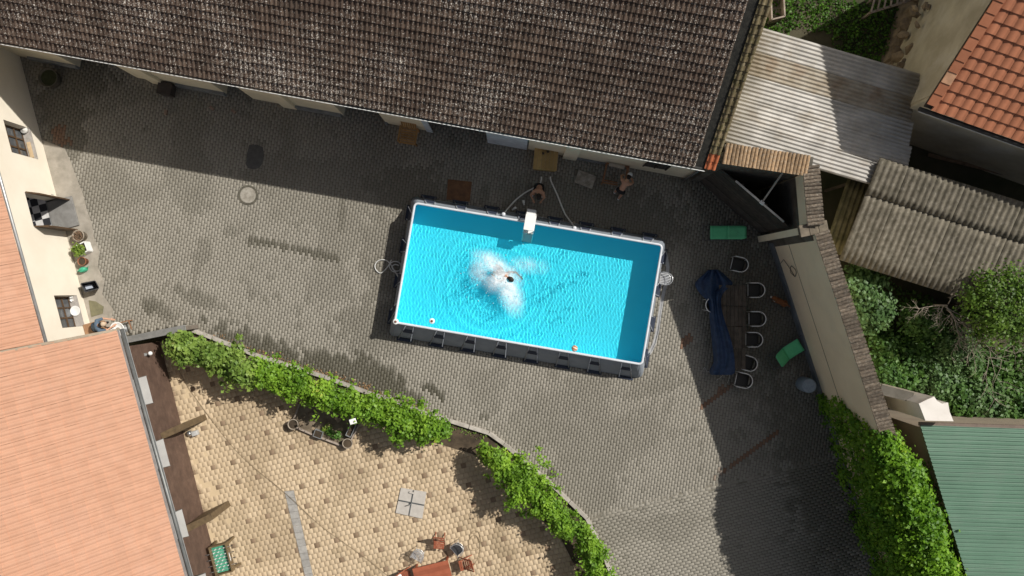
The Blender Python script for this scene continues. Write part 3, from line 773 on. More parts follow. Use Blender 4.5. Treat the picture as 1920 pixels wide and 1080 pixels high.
# ================================================================ BOUNDARY WALLS ON THE RIGHT
bw_m = M('boundary_render', (0.84, 0.73, 0.53), (0.78, 0.67, 0.48), 0.92, 0.7, 0.2, 60, dirt=(0.64,0.56,0.42), dscale=1.1, damt=0.4)
bdark = M('dark_render', (0.13, 0.118, 0.098), (0.075, 0.068, 0.055), 0.95, 2.0, 0.4, 30)  # plain dark tone with random variation
cop_m = M('coping_tile', (0.17, 0.135, 0.10), (0.09, 0.072, 0.055), 0.9, 9, 0.5, 40, rnd=0.3, dirt=(0.36,0.32,0.26), dscale=14, damt=0.7)
cop_o = M('coping_tile_ochre', (0.38, 0.25, 0.14), (0.22, 0.15, 0.09), 0.9, 9, 0.5, 40, rnd=0.25, dirt=(0.42,0.37,0.29), dscale=14, damt=0.6)
def coping(parent, fr, a0, a1, b_in, b_out, z_in, z_out, pitch, mat):
    # half-barrel tiles laid across a wall head
    n = max(1, round((a1-a0)/pitch)); w = (a1-a0)/n; r = w*0.5
    prof = [(math.cos(t), math.sin(t)) for t in [math.pi*k/6 for k in range(7)]]
    for i in range(n):
        ac = a0 + (i+.5)*w; vs = []
        dz = random.uniform(-.012,.012); sk = random.uniform(-.012,.012)
        for b, z, rr in ((b_in, z_in, r*1.05), (b_out, z_out, r*0.9)):
            for x, y in prof: vs.append(fr.pt(ac + x*rr + (sk if b == b_in else -sk), b, z + y*rr*0.8 + dz))
        fs = [(k, k+1, 8+k, 7+k) for k in range(6)] + [tuple(range(7)), tuple(range(13, 6, -1))]
        MB().add(vs, fs).build('coping_tile', mat, parent)
k1 = 4.88
w1 = Fr(P(1444.5,455.8), P(1712,1274), (-1, 0))
bwall = thing('boundary_wall', 'long tall tan rendered wall with tiled coping behind the green loungers', 'wall', tuple(w1.pt(w1.len/2, -.2)), world_parts=True)
b = MB(); w1.box(b, 0, w1.len, -0.36, 0, 0, k1-.02); b.build('wall', bw_m, bwall)
b = MB(); w1.box(b, 0, w1.len, 0.002, 0.07, -0.02, 0.42); b.build('plinth', M('wall_plinth',(0.17,0.185,0.20),(0.12,0.13,0.14),.9,2,.3), bwall)
b = MB(); w1.box(b, 0.0, w1.len, 0.002, 0.012, 2.03, 2.055); b.build('string_line', M('string_line',(0.2,0.175,0.13),None,.9,3,.1), bwall)
b = MB(); w1.box(b, 0.0, w1.len, -0.47, -0.0, k1-.018, k1+.0); b.build('coping_bed', bdark, bwall)
coping(bwall, w1, -0.05, 7.6, 0.03, -0.46, k1+.01, k1+.15, 0.125, cop_m)
# walls of the nook beyond the gate
n1 = Fr(P(1296,338), P(1424,357), (0, -1))
nwall = thing('nook_wall', 'short dark wall with ochre tile coping running from barn corner', 'wall', tuple(n1.pt(n1.len/2, -.2)), world_parts=True)
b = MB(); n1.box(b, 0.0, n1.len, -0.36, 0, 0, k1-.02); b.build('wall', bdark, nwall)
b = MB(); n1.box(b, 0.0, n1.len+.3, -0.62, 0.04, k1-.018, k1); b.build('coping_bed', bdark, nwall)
coping(nwall, n1, 0.0, n1.len+.15, 0.08, -0.62, k1+.01, k1+.16, 0.13, cop_o)
n3 = Fr(P(1427,357), P(1434,441), (-1, 0))
nwall2 = thing('side_wall', 'short cream topped wall with lichened coping joining gate pier', 'wall', tuple(n3.pt(n3.len/2, -.2)), world_parts=True)
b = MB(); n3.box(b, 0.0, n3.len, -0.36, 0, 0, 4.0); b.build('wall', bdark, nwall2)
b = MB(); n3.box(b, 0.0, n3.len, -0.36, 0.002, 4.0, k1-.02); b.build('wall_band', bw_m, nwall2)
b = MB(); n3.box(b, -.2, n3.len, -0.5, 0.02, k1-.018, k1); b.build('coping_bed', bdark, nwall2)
coping(nwall2, n3, -.25, n3.len, 0.05, -0.48, k1+.01, k1+.16, 0.125, cop_m)
b = MB(); b.beam(P(1434,438)+Vector((.17,0,2.31)), P(1446,460)+Vector((.17,0,2.31)), .34, 4.62); b.build('wall_gap_fill', bdark, nwall2)  # fill added to stop sun leaking between the two walls
pier = thing('gate_pier', 'tall narrow cream pier with stone cap beside dark gate', 'pier', tuple(P(1429,448)), world_parts=True)
pa = w1.ang(); rz = math.atan2(0.195, 1.0)
b = MB(); b.box(P(1429,447.5)+Vector((0,0,2.3)), (.34,.25,4.6), rz); b.build('shaft', cream, pier)
capm = M('cap_stone',(0.19,0.16,0.12),(0.12,0.10,0.075),.9,6,.4)
for i in range(3):
    b = MB(); b.box(P(1429+i*15,448-i*3.2)+Vector((0,0,4.70 + .0)), (.33,.42,.18), rz); b.build('cap_stone', capm, pier, bevel=.02)
gf = Fr(P(1303,334), P(1424,437), (-1, -1))
gate = thing('wooden_gate', 'tall dark plank gate between barn corner and cream pier', 'gate', tuple(gf.pt(gf.len/2, 0)), world_parts=True)
gm = M('gate_wood', (0.072,0.062,0.052), (0.04,0.035,0.03), .85, 5, .4, 50, rnd=0.25)
for i in range(13):
    b = MB(); z0 = 0.05+3.42*i/13; gf.box(b, 0, gf.len, -.03, .0+random.uniform(0,.01), z0+.006, z0+3.42/13-.006); b.build('plank', gm, gate)
for k in range(4):
    b = MB(); gf.box(b, gf.len*(k+.02)/3.05, gf.len*(k+.02)/3.05+.09, -.12, -.032, 0, 3.46); b.build('post', gm, gate)
b = MB(); gf.box(b, 0.9, gf.len-.25, -.05, .02, 3.475, 3.50); b.build('top_rail', M('galv',(0.62,0.6,0.55),None,.4,3,.05,metal=.3), gate)
b = MB(); p = gf.pt(gf.len*.62,-.02,3.5); q = n1.pt(n1.len*.80, 0.0, 4.5); b.tube([p, q], .035, 8); so = b.build('strut', M('strut',(0.4,0.38,0.34),None,.5,3,.05), gate)
b = MB(); b.box(p+Vector((0,0,.02)), (.16,.12,.08), gf.ang()); b.build('bracket', whitem, so)

# ================================================================ SHED ROOFS
def corr(R, name, mat, parent, a0, a1, b0, b1, pitch, amp, along='a', c=0.0, trap=False, t=0.006, skew=None):
    # one profiled sheet; ribs run along axis a or b
    length = (b1-b0) if along == 'a' else (a1-a0)
    n = max(2, int(round(length/pitch))); sub = 6; m = n*sub
    prof = []
    for i in range(m+1):
        s = length*i/m; ph = (i % sub)/sub
        if trap: h = amp if ph in (0.0, 1/sub) else 0.0
        else: h = amp*0.5*(1-math.cos(2*math.pi*ph))
        prof.append((s, h))
    seg = 5; vs = []
    for s, h in prof:
        for k in range(seg+1):
            f = k/seg; sag = random.uniform(-.002,.002)
            if along == 'a':
                b = b0+s; lo, hi = (a0(b), a1(b)) if callable(a0) else (a0, a1)
                vs.append(R.pt(lo+(hi-lo)*f, b, c+h+sag))
            else:
                a = a0+s; vs.append(R.pt(a, b0+(b1-b0)*f, c+h+sag))
    w = seg+1; fs = [(i*w+k, i*w+k+1, (i+1)*w+k+1, (i+1)*w+k) for i in range(m) for k in range(seg)]
    o = MB().add(vs, fs).build(name, mat, parent, not trap)
    sm = o.modifiers.new('thickness', 'SOLIDIFY'); sm.thickness = t; sm.offset = -1
    return o
tin = M('tin_sheet', (0.47, 0.45, 0.42), (0.33, 0.315, 0.29), 0.55, 1.4, 0.1, metal=0.15, rnd=0.12, dirt=(0.28,0.23,0.17), dscale=1.7, damt=0.55)
tin2 = M('rusty_tin_sheet', (0.36, 0.325, 0.27), (0.26, 0.22, 0.165), 0.65, 2.5, 0.1, metal=0.1, dirt=(0.20,0.12,0.07), dscale=1.4, damt=0.6)
MR = Roof((1362,268), (1640,349), 3.25, math.radians(6), (0, 1))
mshed = thing('tin_roof_shed', 'open shed with pale corrugated tin roof against barn gable', 'shed', tuple(P(1540,230)), world_parts=True)
lo1, lo2 = MR.hit(1358,268), MR.hit(1436,44); hi1, hi2 = MR.hit(1688,315), MR.hit(1722,150)
fa0 = lambda b: lo1[0] + (lo2[0]-lo1[0])*(b-lo1[1])/(lo2[1]-lo1[1]) - 0.35
fa1 = lambda b: hi1[0] + (hi2[0]-hi1[0])*(b-hi1[1])/(hi2[1]-hi1[1])
bt = MR.hit(1560, 93)[1]; ns = 5
frame_m = M('old_timber', (0.10,0.08,0.06), (0.06,0.05,0.04), .9, 4, .4)
b = MB(); MR.slab(b, [(fa0(.1)+.3,.1),(fa1(.1)-.1,.1),(fa1(bt-.1)-.1,bt-.1),(fa0(bt-.1)+.3,bt-.1)], -0.10, -0.06); mr_o = b.build('roof', frame_m, mshed)
for i in range(ns):
    j0 = bt*i/ns; j1 = bt*(i+1)/ns + .04
    corr(MR, 'tin_sheet', tin2 if i == 3 else tin, mr_o, (lambda b, i=i: fa0(b)), (lambda b, i=i: fa1(b) + (0.25 if i < 3 else 0.0)*(1 if i != 2 else .5)), j0, j1, 0.147, 0.055, 'a', c=0.012*i)
for aa, bb in ((0.4,.2),(3,.2),(fa1(.2)-.4,.2),(1.2,bt-.3),(3.4,bt-.3),(fa1(bt)-.5,bt-.3)):
    p = MR.pt(aa, bb, -.1); b = MB(); b.beam(Vector((p.x,p.y,-.1)), p, .12, .12); b.build('post', frame_m, mshed)
fib = M('fibre_cement', (0.17, 0.15, 0.115), (0.09, 0.08, 0.058), 0.92, 3.5, 0.5, 30, rnd=0.15, dirt=(0.27,0.245,0.20), dscale=6, damt=0.65)
fibg = M('mossy_fibre_cement', (0.215, 0.185, 0.10), (0.11, 0.10, 0.045), 0.95, 3.5, 0.5, 30, rnd=0.15, dirt=(0.07,0.065,0.03), dscale=1.2, damt=0.8)
FR = Roof((1573,487), (1785,553), 2.75, math.radians(12), (0, 1))
fshed = thing('corrugated_shed', 'shed with large weathered grey corrugated roof beside green garden', 'shed', tuple(P(1740,410)), world_parts=True)
bb1 = FR.hit(1655, 297)[1]; bbm = FR.hit(1625, 362)[1]
b = MB(); FR.slab(b, [(0.15,.1),(8.8,.1),(8.8,bb1-.1),(0.15,bb1-.1)], -.12, -.06); fro = b.build('roof', frame_m, fshed)
for i in range(8):
    corr(FR, 'roof_sheet', fib, fro, i*1.09, (i+1)*1.09+.03, 0, bbm+.12, 0.205, 0.07, 'b', c=0.006*(i%2))
    corr(FR, 'roof_sheet', fib, fro, i*1.09, (i+1)*1.09+.03, bbm-.05, bb1, 0.205, 0.07, 'b', c=0.03+0.006*(i%2))
b = MB()
w4 = [FR.pt(0.5,.5,-.13), FR.pt(8.6,.5,-.13), FR.pt(8.6,bb1-.5,-.13), FR.pt(.5,bb1-.5,-.13)]
for i in range(4):
    p, q = w4[i], w4[(i+1)%4]; n = (q-p); n.z = 0; n.normalize(); s_ = Vector((-n.y, n.x, 0))*.06
    b.hexa([Vector((p.x,p.y,-.1))-s_, Vector((q.x,q.y,-.1))-s_, Vector((q.x,q.y,-.1))+s_, Vector((p.x,p.y,-.1))+s_], [p-s_, q-s_, q+s_, p+s_])
b.build('wall', M('shed_boards',(0.13,0.10,0.075),(0.08,0.065,0.05),.9,4,.4), fshed)
SR = Roof((1549,470), (1622,492), 2.25, math.radians(5), (0, 1))
sshed = thing('lean_to', 'narrow mossy corrugated lean-to beside tiled wall coping', 'shed', tuple(P(1560,400)), world_parts=True)
bs = SR.hit(1560, 316)[1]
b = MB(); SR.slab(b, [(-.05,.1),(1.75,.1),(1.75,bs-.1),(-.05,bs-.1)], -.10, -.05); sro = b.build('roof', frame_m, sshed)
for i in range(2): corr(SR, 'roof_sheet', fibg, sro, -0.1+i*.95, -0.1+(i+1)*.95+.02, 0, bs, 0.19, 0.06, 'b', c=.006*i)
for aa, bb in ((.1,.3),(1.5,.3),(.1,bs-.3),(1.5,bs-.3)):
    p = SR.pt(aa, bb, -.1); b = MB(); b.beam(Vector((p.x,p.y,-.1)), p, .1, .1); b.build('post', frame_m, sshed)

# ================================================================ GREEN-ROOFED BUILDING
zg = 5.0
GRf = Roof((1725,797), (1925,803), zg, math.radians(2.5), (0, -1))
gb_ = thing('green_roof_building', 'rendered building with green ribbed metal roof beyond ivy wall', 'building', tuple(P(1700,860)), world_parts=True)
grn = M('green_metal', (0.097, 0.18, 0.127), (0.082, 0.155, 0.108), 0.5, 0.8, 0.05, rnd=0.05, dirt=(0.12,0.175,0.135), dscale=1.5, damt=0.4)
e1_, e2_ = GRf.hit(1725,797), GRf.hit(1812,1080)
ga0 = lambda b: e1_[0] + (e2_[0]-e1_[0])*(b-e1_[1])/(e2_[1]-e1_[1])
ga1 = lambda b: 9.0
b = MB(); GRf.slab(b, [(ga0(0)+.05,0),(9,0),(9,10),(ga0(10)+.05,10)], -.14, -.03); gro = b.build('roof', M('roof_trim',(0.16,0.12,0.095),None,.8,3,.2), gb_)
for i in range(10): corr(GRf, 'roof_sheet', grn, gro, ga0, ga1, i*.98, i*.98+.99, 0.14, 0.032, 'a', c=0.002*(i%2), trap=True)
b = MB(); b.beam(GRf.pt(-.02,-.04,-.02), GRf.pt(9,-.04,-.02), .12, .12); b.build('verge_trim', M('roof_trim2',(0.17,0.13,0.105),None,.8,3,.2), gro)
fp = [GRf.pt(ga0(.12)+.12,.12,-.15), GRf.pt(8.9,.12,-.15), GRf.pt(8.9,9.9,-.15), GRf.pt(ga0(9.9)+.12,9.9,-.15)]
b = MB(); b.hexa([Vector((p.x,p.y,0)) for p in fp[::-1]], fp[::-1]); b.build('wall', M('brown_render',(0.33,0.275,0.21),(0.26,0.215,0.165),.92,1.2,.25,40,dirt=(0.2,0.165,0.12),dscale=1.2,damt=.5), gb_)
zw = 5.6
wp = [P(u, v, zw) for u, v in ((1724,757),(1738,750),(1752,744),(1757,752),(1766,757),(1777,755),(1780,772),(1787,789),(1736,788))]
chim = thing('white_chimney', 'white rendered chimney block with curved edge beside green roof', 'chimney', tuple(P(1755,770)), world_parts=True)
b = MB(); b.prism([(p.x, p.y) for p in wp], 0, zw-.12); b.build('shaft', M('white_render',(0.70,0.66,0.61),(0.62,0.58,0.53),.9,2,.2), chim)
cc = sum(wp, Vector())/len(wp)
b = MB(); b.prism([((p.x-cc.x)*1.03+cc.x, (p.y-cc.y)*1.03+cc.y) for p in wp], zw-.118, zw); b.build('cap', M('white_render',(0,0,0)), chim)
# link wall between coping and chimney
lw = Fr(P(1553,709), P(1604,722), (0, -1))
lwall = thing('link_wall', 'short grey wall linking tiled coping with white chimney', 'wall', tuple(lw.pt(.5,0)), world_parts=True)
b = MB(); lw.box(b, 0, lw.len, -.25, 0, 0, 4.6); b.build('wall', M('brown_render',(0,0,0)), lwall)
b = MB(); lw.box(b, -.02, lw.len, -.30, .05, 4.603, 4.67); b.build('cap', bdark, lwall)

# ================================================================ ORANGE-ROOFED HOUSE, TOP RIGHT
OR = Roof((1733,201), (1920,268), 5.55, math.radians(34), (1, 1))
oh = thing('orange_roof_house', 'old plastered house with bright orange new tile roof', 'house', tuple(OR.pt(4,4)-Vector((0,0,OR.pt(4,4).z))), world_parts=True)
new_tile = M('new_orange_tile', (0.43, 0.17, 0.09), (0.38, 0.145, 0.075), 0.6, 4, 0.12, rnd=0.08)
q1 = OR.hit(1738,193); q2 = OR.hit(1862,0)
qd = Vector((q2[0]-q1[0], q2[1]-q1[1])).normalized(); qn = Vector((-qd.y, qd.x))
rf_ = OR.hit(1900,150)
if (rf_[0]-q1[0])*qn.x + (rf_[1]-q1[1])*qn.y < 0: qn = -qn
Lo = (Vector(OR.hit(1852,0))-Vector(OR.hit(1735,197))).length/9.0
topv = (q1[0]+qd.x*9.0, q1[1]+qd.y*9.0)
d = MB(); OR.slab(d, [(q1[0], 0.0), (12, 0.0), (12, topv[1]), topv], -.12, -.03); oro = d.build('roof', frame_m, oh)
lay_tiles(OR, oro, new_tile, 0.34, Lo, -2.0, 12, 8.8, 1, 0.026, 0.045, clips=[(q1[0]+qn.x*.22, q1[1]+qn.y*.22, qn.x, qn.y)], maxparts=290)
# verge caps
nv = 22; vb = MB()
for i in range(nv):
    s0 = i*Lo; p = OR.pt(q1[0]+qd.x*s0-qn.x*.02, q1[1]+qd.y*s0-qn.y*.02, .115); q = OR.pt(q1[0]+qd.x*(s0+Lo*.97)-qn.x*.02, q1[1]+qd.y*(s0+Lo*.97)-qn.y*.02, .095)
    wv = OR.x*qn.x + OR.u*qn.y
    vs = [p, p+wv*.33, q+wv*.33, q]; vs2 = [x-OR.n*.05 for x in vs]
    m_ = MB(); m_.hexa(vs2, vs) if (vs[1]-vs[0]).cross(vs[2]-vs[1]).dot(OR.n) > 0 else m_.hexa(vs2[::-1], vs[::-1])
    m_.build('verge_tile', M('pale_verge_tile',(0.62,0.35,0.21),None,.6,4,.1) if i == 2 else new_tile, oro)
b = MB(); b.tube([OR.pt(-.1,-.12,-.06), OR.pt(12,-.12,-.06)], .08, 10); go = b.build('gutter', gutter_m, oh, True)
b = MB(); b.tube([OR.pt(-.1,-.20,-.02), OR.pt(12,-.20,-.02)], .016, 6); b.build('gutter_rim', zinc, go)
plaster = M('old_plaster', (0.62,0.555,0.42), (0.46,0.40,0.29), .95, 0.9, .4, 25, dirt=(0.66,0.62,0.54), dscale=0.8, damt=.7)
gp = [OR.pt(q1[0]+qd.x*s+qn.x*.25, q1[1]+qd.y*s+qn.y*.25, -.13) for s in (0.55, 9.0)]
inw = (OR.x*qn.x + OR.u*qn.y); inw.z = 0; inw.normalize()
b = MB(); a_, c_ = gp
b.hexa([Vector((a_.x,a_.y,-.1)), Vector((c_.x,c_.y,-.1)), Vector((c_.x,c_.y,-.1))+inw*.4, Vector((a_.x,a_.y,-.1))+inw*.4][::-1], [a_, c_, c_+inw*.4, a_+inw*.4][::-1]); b.build('gable_wall', plaster, oh)
ew = [OR.pt(q1[0]+.3, .55, -.13), OR.pt(11.5, .55, -.13)]
b = MB(); hh = OR.h*.4
b.hexa([Vector((p.x,p.y,-.1))+o for p, o in ((ew[0],hh*0),(ew[1],hh*0),(ew[1],hh),(ew[0],hh))], [ew[0]-Vector((0,0,.05)), ew[1]-Vector((0,0,.05)), ew[1]+hh-Vector((0,0,.05)), ew[0]+hh-Vector((0,0,.05))]); b.build('front_wall', plaster, oh)
# ruined masonry foot and rubble
ruin = thing('ruined_wall', 'crumbling low stone wall at foot of old plaster gable', 'wall', tuple(P(1700,90)), world_parts=True)
rub_m = M('rubble', (0.33,0.255,0.17), (0.17,0.13,0.09), .95, 3, .6, 20, rnd=.3)
gu, gv = 26, 14; vs = []
for i in range(gu):
    for j in range(gv):
        t = i/(gu-1); f = j/(gv-1)
        u = 1688+57*t; v = 142-172*t
        c = P(u, v); n = Vector((-.95,-.3,0)); off = (f-.45)*2.6
        h = 2.3*math.exp(-((f-.62)/.22)**2) * (.75+.5*float(fbm(t*7, 2.2, 3))) + .55*math.exp(-((f-.3)/.3)**2)
        h += .55*(float(fbm(t*16, f*9, 8))-.5) + .25*(float(vnoise(t*45, f*22, 4))-.5)
        vs.append(c - n*off + Vector((0, 0, max(-.1, h if 0 < j < gv-1 else -.1))))
MB().add(vs, [(i*gv+j, i*gv+j+1, (i+1)*gv+j+1, (i+1)*gv+j) for i in range(gu-1) for j in range(gv-1)]).build('core', rub_m, ruin)
def rock(r, seed):
    rs = random.Random(seed); bm = bmesh.new(); bmesh.ops.create_icosphere(bm, subdivisions=1, radius=r)
    for v in bm.verts: v.co *= rs.uniform(.7, 1.15); v.co.z *= .75
    me = bpy.data.meshes.new('stone'); bm.to_mesh(me); bm.free(); return me
rocks = [rock(.5, i) for i in range(5)]
for r in rocks: r.materials.append(rub_m)
for i in range(80):
    t = random.random(); u = 1690+(1745-1690)*t + random.uniform(-26, 14); v = 140-170*t + random.uniform(-8, 8); z = random.choice((.1,.3,.9,1.5,2.0))*(1 if random.random()<.6 else 0)
    o = bpy.data.objects.new('stone', rocks[i%5]); col.objects.link(o); o.parent = ruin; o.matrix_parent_inverse = Matrix.Translation(-ruin.location)
    o.location = P(u, v, z+.1); s = random.uniform(.22,.6); o.scale = (s*1.2, s*.9, s*.8); o.rotation_euler = (random.random(), random.random(), random.random()*6)
# wooden rack and trough in the rough grass
rack = thing('wooden_rack', 'weathered slatted wooden rack lying in dark grass', 'rack', tuple(P(1672,12)), world_parts=True)
oldw = M('grey_wood', (0.36,0.30,0.25), (0.24,0.20,0.165), .9, 6, .3, rnd=.15)
for (p, q) in (((1631,24),(1722,-4)), ((1640,-6),(1720,-34))):
    b = MB(); b.beam(P(*p,.75), P(*q,.75), .09, .07); b.build('rail', oldw, rack)
for i in range(8):
    t = i/7; b = MB(); b.beam(P(1633+t*86, 23-t*26.5, .83), P(1641+t*77, -6-t*27, .83), .06, .05); b.build('slat', oldw, rack)
for (p) in ((1633,23),(1718,-3),(1642,-6),(1716,-32)):
    b = MB(); c = P(*p,.7); b.beam(Vector((c.x,c.y,-.1)), c, .08, .08); b.build('leg', oldw, rack)
trough = thing('wooden_trough', 'small open wooden trough by barn gable in grass', 'trough', tuple(P(1455,20)), world_parts=True)
A = [P(u, v, .5) for u, v in ((1448,36),(1472,30),(1470,-10),(1446,-4))]
b = MB(); b.hexa([Vector((p.x,p.y,-.05)) for p in A], [Vector((p.x,p.y,.0)) for p in A]); b.build('bottom', oldw, trough)
for i in range(4):
    p, q = A[i], A[(i+1)%4]; b = MB(); b.beam(Vector((p.x,p.y,.22)), Vector((q.x,q.y,.22)), .06, .54); b.build('side', oldw, trough)
# odds and ends in the dark yard
junkw = M('junk_wood', (0.22,0.15,0.10), (0.13,0.09,0.06), .9, 5, .3)
for i, (p, q, lab) in enumerate((((1716,262),(1795,222),'long brown plank slanting across dark yard'), ((1740,290),(1900,330),'grey pole lying along dark yard beneath orange eave'), ((1800,300),(1830,262),'short dark board propped in yard near white bucket'))):
    b = MB(); b.beam(P(*p,.12), P(*q,.2), .14, .05); o = b.build('plank', junkw); tag(o, lab, 'plank')
for i, (u, v, lab) in enumerate(((1775,258,'dull white bucket in dark yard under orange eave'), (1812,275,'small pale tub in dark yard beyond the board'))):
    b = MB(); b.lathe(P(u, v), [(.12,0),(.16,.3),(.165,.31),(.145,.31),(.11,.04)], 16); o = b.build('bucket', M('dull_white',(0.42,0.43,0.42),None,.5,4,.05), None, True); tag(o, lab, 'bucket')
# ================================================================ POOL
RIM = 1.32; WZ = 1.20
rc = [P(u, v, RIM) for u, v in ((778,380),(1240,460),(1205,683),(740,605))]      # rim corners
pc = sum(rc, Vector())/4; pc.z = 0
ux = ((rc[1]-rc[0])+(rc[2]-rc[3])).normalized(); uy = Vector((-ux.y, ux.x, 0)); 
PL = ((rc[1]-rc[0]).length+(rc[2]-rc[3]).length)/2; PW = ((rc[0]-rc[3]).length+(rc[1]-rc[2]).length)/2
def pq(x, y, z=0.0): return pc + ux*x + uy*y + Vector((0,0,z))
pool = thing('frame_pool', 'rectangular above-ground frame pool with blue liner and white rim', 'pool', tuple(pc), world_parts=True)
liner = M('pool_liner_blue', (0.06, 0.79, 0.92), (0.05, 0.76, 0.90), 0.55, 0.5, 0.0)
outer = M('pool_outer', (0.27, 0.30, 0.34), (0.22, 0.245, 0.28), 0.6, 2.0, 0.15, 14)
hx, hy = PL/2, PW/2
def rrect(hx, hy, r, n=6):
    pts = []
    for cx, cy, a0 in ((hx-r,hy-r,0),(-hx+r,hy-r,90),(-hx+r,-hy+r,180),(hx-r,-hy+r,270)):
        for k in range(n+1):
            a = math.radians(a0+90*k/n); pts.append((cx+r*math.cos(a), cy+r*math.sin(a)))
    return pts
ins = rrect(hx-.03, hy-.03, .16); N_ = len(ins)
# liner: floor and inside walls as one tub
def outw(x, y, o): return x*(1+o/hx), y*(1+o*.9/hy)
rings = [(0,RIM-.01),(.07,1.05),(.16,.70),(.20,.35),(.19,.10),(.15,.06)]
vs = [pq(*outw(x, y, o), z) for o, z in rings for x, y in ins]
fs = [(r*N_+(i+1)%N_, (r+1)*N_+(i+1)%N_, (r+1)*N_+i, r*N_+i) for r in range(len(rings)-1) for i in range(N_)] + [tuple(range((len(rings)-1)*N_, len(rings)*N_))]
lo = MB().add(vs, fs).build('liner', liner, pool)
# outside wall bulging to the foot, wider at the long front side
def foot(x, y):
    k = .34
    fx = x*(1+k*.9/hx); fy = y*(1+k/hy) if y > 0 else y*(1+.62/hy)
    return fx, fy
osr = rrect(hx+.02, hy+.02, .18); rows = [(0,1.25),(.30,.95),(.62,.6),(.88,.25),(1.0,.03)]
vs = []
for t, z in rows:
    for i, (x, y) in enumerate(osr):
        fx, fy = foot(x, y); w = .012*math.sin(i*2.3+z*7)
        vs.append(pq(x+(fx-x)*t+w, y+(fy-y)*t+w, z))
fs = [(r*N_+i, r*N_+(i+1)%N_, (r+1)*N_+(i+1)%N_, (r+1)*N_+i)[::-1] for r in range(len(rows)-1) for i in range(N_)]
MB().add(vs, fs).build('outer_wall', outer, pool)
rimm = M('rim_white', (0.62,0.64,0.68), (0.55,0.57,0.61), .35, 4, .03)
b = MB(); b.tube([pq(x, y, RIM) for x, y in rrect(hx, hy, .14, 5)], .048, 8, closed=True); b.build('rim', rimm, pool, True)
legm = M('pool_leg', (0.30,0.32,0.35), (0.25,0.27,0.30), .4, 4, .03, metal=.2); navy = M('leg_navy', (0.035,0.045,0.07), (0.025,0.03,0.05), .7, 4, .1)
legs = []
for k in range(8): legs += [((-.5+(k+.5)/8)*PL, -hy, 0, -1), ((-.5+(k+.5)/8)*PL, hy, 0, 1)]
for k in range(4): legs += [(-hx, (-.5+(k+.5)/4)*PW, -1, 0), (hx, (-.5+(k+.5)/4)*PW, 1, 0)]
for x, y, nx, ny in legs:
    fx, fy = foot(x, y); out = .10
    top = pq(x+nx*.03, y+ny*.03, RIM-.03); bot = pq(fx+nx*out, fy+ny*out, .02); sd = (ux if ny else uy)*.26
    b = MB()
    b.tube([top-sd*.6, bot-sd, bot+sd, top+sd*.6], .028, 8); lg = b.build('leg', legm, pool, True)
    b = MB(); b.beam(bot-sd*1.2, bot+sd*1.2, .13, .035); b.build('foot_pad', navy, lg)
    mid = top.lerp(bot, .38); b = MB(); b.beam(mid-sd*.75+Vector((0,0,.03)), mid+sd*.75+Vector((0,0,.03)), .22, .03, up=Vector((nx*ux.x+ny*uy.x, nx*ux.y+ny*uy.y, .8))); b.build('leg_top_shade', navy, lg)  # navy panels stand in for the shadow beneath the leg tops
# inlet fittings on the barn side
for u, v in ((944,402),(1077,428)):
    c = P(u, v, 1.0); b = MB(); b.lathe(c+Vector((0,0,-.1)), [(.07,0),(.08,.05),(.08,.2),(.05,.24)], 12); b.build('hose_fitting', rimm, pool, True)
# water
gx, gy = 420, 208
X = np.linspace(-hx+.04, hx-.04, gx); Y = np.linspace(-hy+.04, hy-.04, gy); XX, YY = np.meshgrid(X, Y, indexing='ij')
sx, sy = (P(952,524,WZ)-pc).dot(ux), (P(952,524,WZ)-pc).dot(uy)
rr = np.hypot(XX-sx, YY-sy)
def wave(ang, lam, ph): return np.sin((XX*math.cos(ang)+YY*math.sin(ang))*2*math.pi/lam + ph)
warp = (fbm(XX*1.3+20, YY*1.3+20, 41)-.5)*2.2
hgt = np.zeros_like(XX)
for k in range(11):
    lam = rng.uniform(.10, .23); an = rng.normal(0.12, .30)
    hgt += .00062*(lam/.2)*np.sin((XX*math.cos(an)+YY*math.sin(an))*2*math.pi/lam + rng.uniform(0,6) + warp*3.0)
hgt *= 0.42*(0.35 + 1.3*fbm(XX*.5+5, YY*.5+5, 77))
hgt += .0014*np.sin(rr*2*math.pi/.42 + warp*1.5)*np.exp(-((rr-1.6)/1.1)**2)
hgt += .0022*(fbm(XX*3.2+9, YY*3.2+9, 13)-.5)
hgt += .03*(fbm(XX*5+3, YY*5+3, 23)-.5)*np.exp(-(rr/.75)**2)
wv = np.stack([XX, YY, hgt], -1).reshape(-1, 3)
wpos = np.array([pc.x, pc.y, WZ]) + wv[:, :1]*np.array([[ux.x, ux.y, 0]]) + wv[:, 1:2]*np.array([[uy.x, uy.y, 0]]) + wv[:, 2:3]*np.array([[0, 0, 1]])
ii, jj = np.meshgrid(np.arange(gx-1), np.arange(gy-1), indexing='ij'); q0 = (ii*gy+jj).ravel()
wf_ = np.stack([q0, q0+gy, q0+gy+1, q0+1], 1)
wmat, N, L, B = _nodes('pool_water')
B.inputs['Base Color'].default_value = (0.78, 0.96, 1.0, 1); B.inputs['Roughness'].default_value = 0.0
B.inputs['IOR'].default_value = 1.33; B.inputs['Transmission Weight'].default_value = 1.0
wme = np_mesh('water', wpos, wf_)
wo = link('water', wme, wmat, pool, True)
try:
    wo.cycles.is_caustics_caster = True; lo.cycles.is_caustics_receiver = True
except Exception as e: print('CAUSTIC', e)
